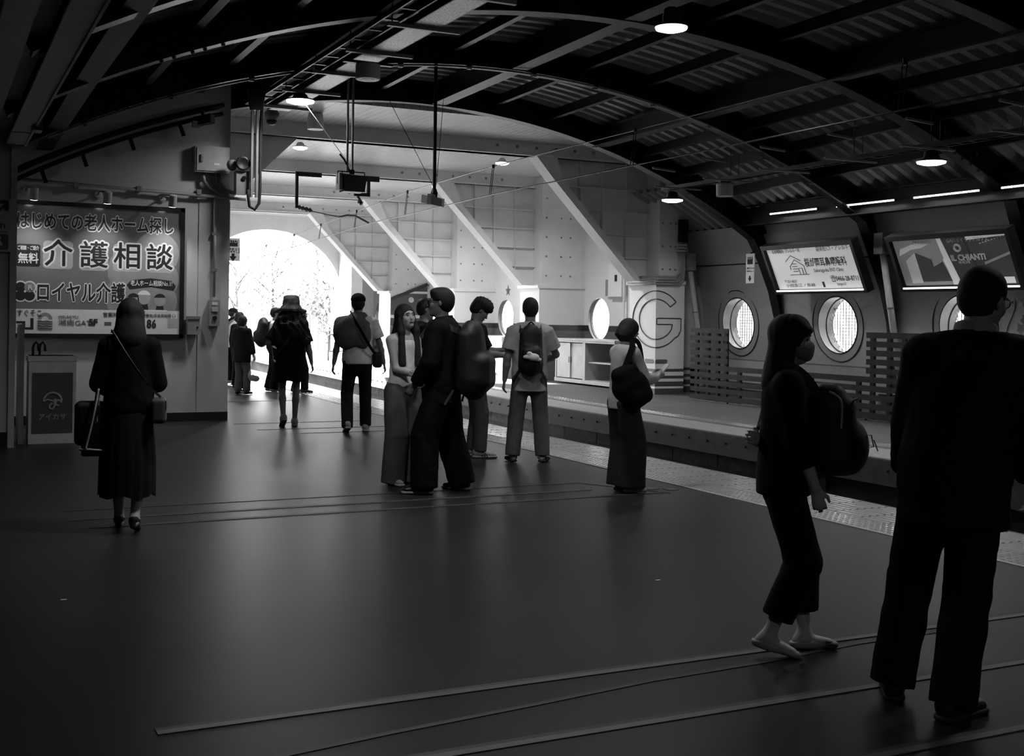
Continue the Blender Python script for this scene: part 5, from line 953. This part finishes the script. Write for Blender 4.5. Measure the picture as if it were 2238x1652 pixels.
# --- masked woman with a rucksack on her front
P = person('masked woman with long hair in black, wearing a rucksack on her front', 3.5, 4.3, 1.53, 122, .0065, 'f', hip=(0, -.02), chest=(0, -.01), head=(12, 3, 0), feet=((-.08, .11, 6, 0), (.1, -.09, 8, 14)), hands=((-.05, -.15, 1.08), (.19, .13, .82)), poles=((-1, .2, -.4), (.5, -1, 0)), palm=((.3, -1, .3), (-1, .1, .1)), hdir=((.8, -.1, .2), (0, .25, -1)), curl=.95, skin=mat('skin_pale', .5, .5, noise=.05, scale=8))
top(P, BK, .82, 1.55, .035, 31, .004, 'tunic', .016); pants(P, BK, .2, .02, 32, .005, waist=1.0, knee=.01); shoes(P, SHG, 'flat'); hair(P, 'long', .37, seed=8, amp=.002, width=.085)
h_ = P.hp; fld(P, [(ell(h_((0, .012, .058)), A(.091, .092, .083)*P.hs, P.HM), 0), (cone(h_((.05, .075, .06)), h_((.074, .05, -.03)), .018*P.hs, .008*P.hs), .02), (cone(h_((-.05, .075, .06)), h_((-.074, .05, -.03)), .018*P.hs, .008*P.hs), .02), (cone(h_((-.03, .1, .055)), h_((.03, .1, .055)), .014*P.hs, .012*P.hs), .02)], 'fringe', HAIR, P.root, .006, wr=.001)
fld(P, [(ell(h_((0, .058, -.055)), A(.068, .062, .062)*P.hs, P.HM), 0), (cone(h_((0, .105, -.03)), h_((0, .095, -.085)), .02*P.hs, .02*P.hs), .03)], 'face_mask', CL('mask_cloth', .35), P.root, .005, cuts=((h_((0, .02, 0)), P.HM@A(0, -1, .1)), (h_((0, .0, -.005)), P.HM@A(0, -.12, 1))))
for sg in (-1, 1): MB().tube([h_((sg*.06, .055, -.025)), h_((sg*.085, .0, .0))], .0025, 5).build('mask_loop', BK, P.root)
MB().lathe([(.009, -.003), (.0105, 0), (.009, .003)], 12, P.hand[1][0]-P.hand[1][2]*.02+P.hand[1][1]*.03, P.hand[1][1]).build('ring', mat('chrome', .8, .1, metal=1), P.root)
g = thing_at(P, 'rucksack', 'black rucksack worn on the chest of the masked woman', 'bag')
fld(P, [(rbox((0, .19, 1.0), (.14, .1, .19), .08), 0), (ell((0, .27, .94), (.12, .09, .13)), .04), (rbox((0, .17, 1.16), (.11, .07, .06), .045), .03)], 'pouch', NYL, g, .008, wr=.004)
for x in (.1, .125): MB().tube(curve_pts([(x, .16, 1.19), (x+.015, .21, 1.15), (x+.025, .21, 1.03)], 10), .006, 6).build('piping', LSH, g, True)
MB().tube(curve_pts([(.12, .24, 1.1), (.11, .27, 1.15), (.09, .29, 1.16)], 10), .005, 6).build('piping', LSH, g, True); MB().tube([(.11, .33, 1.0), (.115, .33, .94), (.105, .36, .95), (.1, .35, 1.0)], .003, 5, loop=True).tube([(.105, .36, .98), (.095, .38, .93)], .003, 5).build('karabiner', LIGHTG, g)
strap(P, curve_pts([(.09, -.08, 1.22), (.1, -.03, 1.3), (.1, .06, 1.25), (.1, .13, 1.15)]), .045, NYL, parent=g); strap(P, curve_pts([(-.09, -.08, 1.22), (-.1, -.03, 1.3), (-.1, .06, 1.25), (-.1, .13, 1.15)]), .045, NYL, parent=g)
# --- woman with a phone
P = person('woman with bobbed hair looking down at a phone, wide dark trousers', 5.42, 8.83, 1.5, 92, .009, 'f', hip=(0, -.02), chest=(0, -.01), head=(0, 30, 0), hoff=(0, .015, -.01), feet=((-.09, .0, 5, 0), (.09, .02, 5, 0)), hands=((-.05, .32, 1.16), (.06, .33, 1.15)), poles=((-.6, -.7, -1), (.6, -.7, -1)), palm=((1, -.5, .6), (-1, -.5, .6)), hdir=((.3, .9, .3), (-.3, .9, .3)), curl=.8)
top(P, LSH, .84, 1.85, .045, 41, .006, 'blouse', .012); pants(P, CL('wide_trousers', .022), .06, .075, 42, .006, waist=1.02); shoes(P, SHG, 'flat'); hair(P, 'bob', seed=9, amp=.001)
g = thing_at(P, 'phone', 'pale phone in the hands of the woman with bobbed hair', 'phone'); c = np.mean([P.hand[0][0], P.hand[1][0]], 0)+A(0, .03, .03); MB().obox(c, (.036, 0, 0), (0, .05, .05), (0, .003, -.003)).build('case', LIGHTG, g); MB().obox(c+A(0, -.003, .004), (.033, 0, 0), (0, .047, .047), (0, .001, -.001)).build('screen', mat('phone_screen', .3, .1, emit=.4), g)
g = thing_at(P, 'tote_bag', 'large soft black tote on the shoulder of the woman with the phone', 'bag')
fld(P, [(ell((.2, -.07, .92), (.075, .18, .15)), 0), (cone((.2, -.2, 1.03), (.18, -.06, 1.08), .05, .05), .06), (cone((.2, .07, .85), (.2, -.02, .82), .07, .09), .05)], 'pouch', BK, g, wr=.005)
strap(P, curve_pts([(.2, -.14, 1.06), (.19, -.06, 1.24), (.14, -.02, 1.31), (.13, .05, 1.27), (.2, .06, 1.0)], 20), .05, BK, parent=g)
# --- man in the pale shirt with a black backpack
P = person('man in a pale short sleeved shirt seen from behind with a black backpack', 5.58, 11.0, 1.7, 24, .01, 'm', head=(0, 4, 0), feet=((-.17, .0, 14, 0), (.15, 0, 18, 0)), hands=((-.27, .02, .84), (.16, .28, 1.06)), poles=((-.5, -1, 0), (1, -.5, -.6)), skin=SKIN2)
top(P, LSH, .76, .72, .04, 51, .005, 'shirt', .03, .012); pants(P, GRYP, .07, .022, 52, .006); shoes(P, SHB, 'sandal'); hair(P, 'cropped', seed=10, amp=.002)
def backpack(P, label, c, r, m=NYL, y=-.2, straps=True, rad=.06):
    g = thing_at(P, 'backpack', label, 'bag', group=None); s = P.s
    fld(P, [(cone((c[0], c[1], c[2]-r[2]+r[0]*.75), (c[0], c[1]+.02, c[2]+r[2]-r[0]*.62), r[0]*1.02, r[0]*.8, sq=(0, 1, 0), f=r[1]/r[0]), 0), (rbox((c[0], c[1]-r[1]*.55, c[2]-r[2]*.35), (r[0]*.8, r[1]*.75, r[2]*.5), rad*.9), .04), (rbox((c[0], c[1]+r[1]*.3, c[2]-.02), (r[0]*.9, r[1]*.6, r[2]*.9), rad*.7), .03)], 'pouch', m, g, wr=.003, seed=4)
    MB().tube(curve_pts([(c[0]-.05, c[1]+.04, c[2]+r[2]-.01), (c[0], c[1]+.02, c[2]+r[2]+.04), (c[0]+.05, c[1]+.04, c[2]+r[2]-.01)], 8), .008, 6).build('handle', BK2, g, True)
    if straps:
        for sg in (-1, 1): strap(P, curve_pts([(c[0]+sg*.08, c[1]+r[1], c[2]+r[2]*.8), (P.neck[0]+sg*.11*s, P.neck[1]-.1*s, P.neck[2]-.05*s), (P.neck[0]+sg*.12*s, P.neck[1]+.02, P.neck[2]+.0*s), (P.chest[0]+sg*.12*s, P.chest[1]+.15*s, P.chest[2]+.03)]), .05, STRAP, parent=g); strap(P, curve_pts([(c[0]+sg*(r[0]-.02), c[1]+r[1], c[2]-r[2]+.04), (c[0]+sg*(r[0]+.05), c[1]+r[1]+.05, c[2]-r[2]-.08)]), .02, STRAP, parent=g)
    return g
g = backpack(P, 'slim black backpack with a white plush on the pale shirted man', (0, -.21, 1.17), (.125, .075, .24)); 
pl_ = thing_at(P, 'plush_charm', 'small white plush toy hanging on the slim black backpack', 'toy'); fld(P, [(ell((.02, -.34, 1.1), (.06, .035, .038)), 0), (ell((-.045, -.34, 1.1), (.04, .025, .022)), .01), (ell((-.02, -.345, 1.135), (.028, .025, .022)), .01), (ell((.07, -.33, 1.075), (.035, .02, .02)), .01)], 'body', WSH, pl_, .007)
# --- curly haired man
P = person('curly haired man in black shirt and jeans looking at what he holds', 5.24, 11.62, 1.7, 104, .011, 'm', head=(0, 34, 0), hoff=(0, .03, -.015), feet=((-.1, .0, 8, 0), (.1, .05, 8, 0)), hands=((-.1, .36, 1.18), (.12, .34, 1.12)), poles=((-.6, -.6, -1), (.6, -.6, -1)), skin=SKIN2, hdir=((.3, .8, .5), (-.2, .8, .5)), curl=.9)
top(P, BK, .84, .8, .035, 61, .005, 'shirt', .02); pants(P, JEAN, .07, .015, 62, .006); shoes(P, SHW, 'sneaker', SOLE); hair(P, 'curly', seed=11, amp=.022)
g = thing_at(P, 'bottle', 'dark bottle held up by the curly haired man', 'bottle'); c = P.hand[0][0]; MB().lathe([(.02, -.09), (.03, -.085), (.03, .05), (.02, .08), (.016, .09), (.018, .1), (.018, .13), (.01, .132)], 14, c, (.05, .25, 1)).build('bottle_body', BK2, g, True)
for i in (0, 1):
    toe, up = P.ff[i]; sd = np.cross(toe, up); c = P.ank[i]-up*.045
    for k in range(3): MB().bar(c+toe*(.03+.025*k)+sd*.04-up*.025, c+toe*(.0+.025*k)+sd*.042+up*.02, .01, .006, tuple(sd)).build('shoe_stripe', INK, P.root)
# --- youth behind
P = person('young man in profile with swept hair behind the man in black', 5.1, 12.75, 1.7, 108, .013, 'm', head=(0, 4, 0), feet=((-.1, -.1, 8, 0), (.1, .05, 8, 0)))
top(P, BK2, .84, .8, .03, 71, .005, 'shirt', .02); pants(P, BK, .08, .02, 72); shoes(P, SHW, 'sneaker', SOLE); hair(P, 'short', seed=12, amp=.004, m=mat('brown_hair', .03, .5, noise=.3, scale=30)); fld(P, [(ell(P.hp((0, .1, .085)), A(.06, .035, .03)*P.hs, P.HM), 0)], 'quiff', mat('brown_hair', .03, .5), P.root, .009, wr=.003)
# --- man in black with glasses
P = person('man in black with glasses and wide trousers, turned to the young woman', 3.93, 9.38, 1.75, -48, .009, 'm', hip=(0, .0), chest=(0, .01), head=(-14, -2, 0), hoff=(0, .0, 0), feet=((-.16, .1, 20, 0), (.18, -.12, 10, 0)), hands=((-.2, .18, .92), (.2, .2, .96)), poles=((-.8, -1, -.2), (.8, -1, -.2)), skin=SKIN2)
top(P, BK, .76, 1.9, .055, 81, .006, 'jacket', .025, .02); pants(P, BK, .05, .06, 82, .008, knee=.01); shoes(P, SHB, 'sneaker', SOLE); hair(P, 'short', seed=13, amp=.003); glasses(P)
fld(P, [(cone(P.neck+A(0, -.02, -.06), P.neck+A(0, .0, .045), .088, .078, flat=True), 0)], 'collar', BK, P.root, .008)
backpack(P, 'large black backpack on the man in black with glasses', (0.02, -.27, 1.14), (.18, .13, .3), rad=.08)
# --- young woman facing him
P = person('young woman with long black hair in a pale sleeveless top, smiling', 3.8, 9.98, 1.6, 165, .009, 'f', head=(2, -8, 5), feet=((-.1, .0, 8, 0), (.12, .02, 8, 0)), hands=((-.02, .22, 1.02), (-.02, .25, 1.06)), poles=((-.8, -.7, -.6), (.8, -.7, -.6)), palm=((.3, -1, 0), (-.3, -1, 0)), hdir=((-.3, .6, .3), (.8, .3, .2)), curl=.6, hip=(0, 0), skin=mat('skin_light', .4, .5, noise=.05, scale=8))
top(P, WSH, .95, 0, .012, 91, .003, 'camisole', k=.02); pants(P, CL('pale_denim', .1), .02, .055, 92, .006, waist=.99); shoes(P, SHW, 'sneaker', SOLE); hair(P, 'long', .42, seed=14, amp=.002, width=.1); 
for sg in (-1, 1): fld(P, [(cone(P.hp((sg*.082, .01, -.02)), P.hp((sg*.09, .02, -.15)), .026, .03), 0), (cone(P.hp((sg*.09, .02, -.15)), A(P.hp((sg*.1, 0, 0))[0], P.chest[1]+.1, P.hc[2]-.42), .03, .034), .03)], 'hair_lock', HAIR, P.root, .009)
# --- man in a cap with a sweater round his shoulders
P = person('man in a cap walking away, sweater over his white T-shirt', 4.9, 14.52, 1.78, 16, .012, 'm', head=(8, 0, 0), feet=((-.12, -.06, 6, 16), (.12, .16, 8, 0)), hands=((-.3, -.02, .84), (.34, .02, .84)), poles=((-.7, -1, 0), (.7, -1, 0)), skin=SKIN2)
top(P, WSH, .86, .75, .045, 101, .006, 't_shirt', .035)
pants(P, DKB, .07, .015, 102, .006); shoes(P, SHW, 'sneaker', SOLE)
s = P.s; hair(P, 'cropped', seed=15)
fld(P, [(ell(P.hp((0, -.015, .055)), A(.1, .12, .09)*P.hs, P.HM), 0)], 'cap', BK2, P.root, .01, cuts=((P.hp((0, 0, .035)), P.HM@A(0, 0, -1)),)); fld(P, [(ell(P.hp((0, .13, .04)), A(.075, .075, .012)*P.hs, P.HM), 0)], 'cap_peak', BK2, P.root, .009)
fld(P, [(cone(P.neck+A(0, -.03, -.05), P.sh[0]+A(-.03, -.01, -.0), .075, .075), 0), (cone(P.neck+A(0, -.03, -.05), P.sh[1]+A(-.05, -.01, .01), .075, .07), .04), (ell((-.06, -.12, 1.27*s), (.21, .065, .2)), .05), (ell((-.14, -.1, 1.2*s), (.14, .08, .17)), .04), (ell((.06, -.13, 1.2*s), (.1, .05, .15)), .04), (cone(P.neck+A(-.06, -.05, .0), P.neck+A(.06, -.03, .01), .06, .06), .04), (ell((-.25, -.03, 1.27*s), (.07, .1, .16)), .05), (cone(P.sh[0]+A(.03, 0, 0), A(-.06, .17, 1.2*s), .065, .05), .05), (cone(P.sh[1]+A(-.06, 0, 0), A(.06, .17, 1.2*s), .06, .05), .05)], 'sweater', KNIT, P.root, .012, wr=.012)
g = thing_at(P, 'sling_bag', 'black sling bag at the hip of the man in the cap', 'bag'); fld(P, [(rbox((.25, -.02, .93), (.06, .1, .1), .04), 0)], 'pouch', NYL, g); strap(P, curve_pts([(-.1, .0, 1.55), (-.06, -.16, 1.46), (.06, -.21, 1.25), (.18, -.15, 1.05), (.25, -.05, 1.0)]), .035, BK, parent=g)
# --- woman in a bucket hat
P = person('woman in a patterned bucket hat and short black dress walking away', 4.32, 15.58, 1.68, 14, .012, 'f', head=(0, 2, 0), feet=((-.09, -.1, 8, 26), (.07, .1, 4, 0)), hands=((-.26, .1, .98), (.3, .02, .85)), poles=((-.8, -1, 0), (.7, -1, 0)), skin=SKIN2)
top(P, BK, .9, .85, .05, 111, .005, 'dress_top', .03); skirt(P, BK, 1.05, .63, .17, .215, .8, .02, name='dress_skirt'); shoes(P, SHG, 'sneaker', SOLE); hair(P, 'wavy', .42, seed=16, amp=.035, width=.21)
HATM = mat('patterned_hat', .09, .8, noise=1.3, scale=16); hb_ = MB(); c = P.hp((0, -.01, .03)); hb_.lathe([(.175, -.045), (.14, .0), (.118, .035), (.108, .11), (.1, .15), (.07, .165), (.001, .168)], 24, c, P.HM@A(0, -.06, 1)); hb_.build('bucket_hat', HATM, P.root, True)
strap(P, curve_pts([(.1, .0, 1.38), (.06, -.14, 1.33), (-.05, -.17, 1.15), (-.17, -.1, .98)]), .02, STRAP, 'bag_strap')
# --- person with a big backpack beyond the hatted woman
P = person('person in dark wide trousers carrying a backpack beyond the hatted woman', 5.95, 22.6, 1.62, 106, .016, 'm', feet=((-.1, -.1, 8, 0), (.1, 0, 8, 0)), hands=((-.2, .2, 1.0), (.2, .2, 1.0)))
top(P, WSH, .88, .8, .04, 121, .004, 'shirt', .03); pants(P, BK, .06, .05, 122); shoes(P, SHW, 'sneaker'); hair(P, 'short', seed=17, amp=.003); backpack(P, 'bulging black backpack beyond the hatted woman', (0, -.24, 1.15), (.17, .13, .25), rad=.09)
P = person('person in dark trousers hidden behind the hatted woman', 6.35, 22.2, 1.6, 110, .016, 'm', feet=((-.12, -.12, 8, 0), (.12, .1, 8, 0)))
top(P, BK2, .85, 1.9, .03, 131, .004, 'jacket', .02); pants(P, BK, .07, .02, 132); shoes(P, SHB, 'sneaker'); hair(P, 'short', seed=18)
# --- group by the poster wall end
P = person('short person in a dark jacket and grey trousers holding a plastic bag', 5.17, 21.95, 1.45, 48, .014, 'f', head=(30, 16, 0), feet=((-.1, 0, 8, 0), (.1, .05, 8, 0)), hands=((-.2, .12, .9), (.28, .06, .82)))
top(P, BK2, .72, 1.9, .055, 141, .004, 'jacket', .025); pants(P, GRYP, .08, .02, 142); shoes(P, SHB, 'sneaker'); hair(P, 'bob', seed=19)
g = thing_at(P, 'plastic_bag', 'translucent plastic shopping bag hanging from a hand near the exit', 'bag'); c = P.hand[1][0]
fld(P, [(ell((c[0]+.02, c[1], .34), (.12, .1, .12)), 0), (cone((c[0]+.02, c[1], .4), (c[0], c[1], c[2]-.02), .1, .02), .04)], 'bag_film', mat('thin_plastic', .8, .3, alpha=.35, noise=0), g, .014, wr=.004); fld(P, [(ell((c[0]+.05, c[1], .3), (.075, .06, .055)), 0), (ell((c[0]-.03, c[1]+.02, .31), (.06, .05, .06)), .01)], 'contents', BK2, g, .014)
P = person('person in a cap and pale shirt with a dark bag, behind the short person', 5.75, 25.3, 1.6, 60, .016, 'm', head=(20, 10, 0), hands=((-.2, .12, .95), (.2, .12, .95)))
top(P, WSH, .85, 1.8, .04, 151, .004, 'shirt', .025); pants(P, BK, .08, .03, 152); shoes(P, SHW, 'sneaker'); hair(P, 'cropped', seed=20)
fld(P, [(ell(P.hp((0, -.015, .055)), A(.1, .12, .09)*P.hs, P.HM), 0)], 'cap', BK2, P.root, .012, cuts=((P.hp((0, 0, .03)), P.HM@A(0, 0, -1)),)); fld(P, [(ell(P.hp((0, .13, .04)), A(.075, .075, .014)*P.hs, P.HM), 0)], 'cap_peak', BK2, P.root, .01)
g = thing_at(P, 'sling_bag', 'dark sling bag across the back of the person in the pale shirt', 'bag'); fld(P, [(rbox((-.12, -.2, 1.05), (.14, .07, .22), .05), 0)], 'pouch', NYL, g, .014); strap(P, curve_pts([(-.1, -.16, 1.2), (.08, -.16, 1.36), (.14, -.02, 1.42)]), .06, BK, parent=g)
P = person('dark haired person standing between the capped and the short person', 5.5, 23.6, 1.52, 55, .016, 'f', head=(25, 12, 0))
top(P, BK2, .8, 1.9, .04, 161, .004, 'jacket', .02); pants(P, BK, .08, .03, 162); shoes(P, SHB, 'sneaker'); hair(P, 'bob', seed=21)
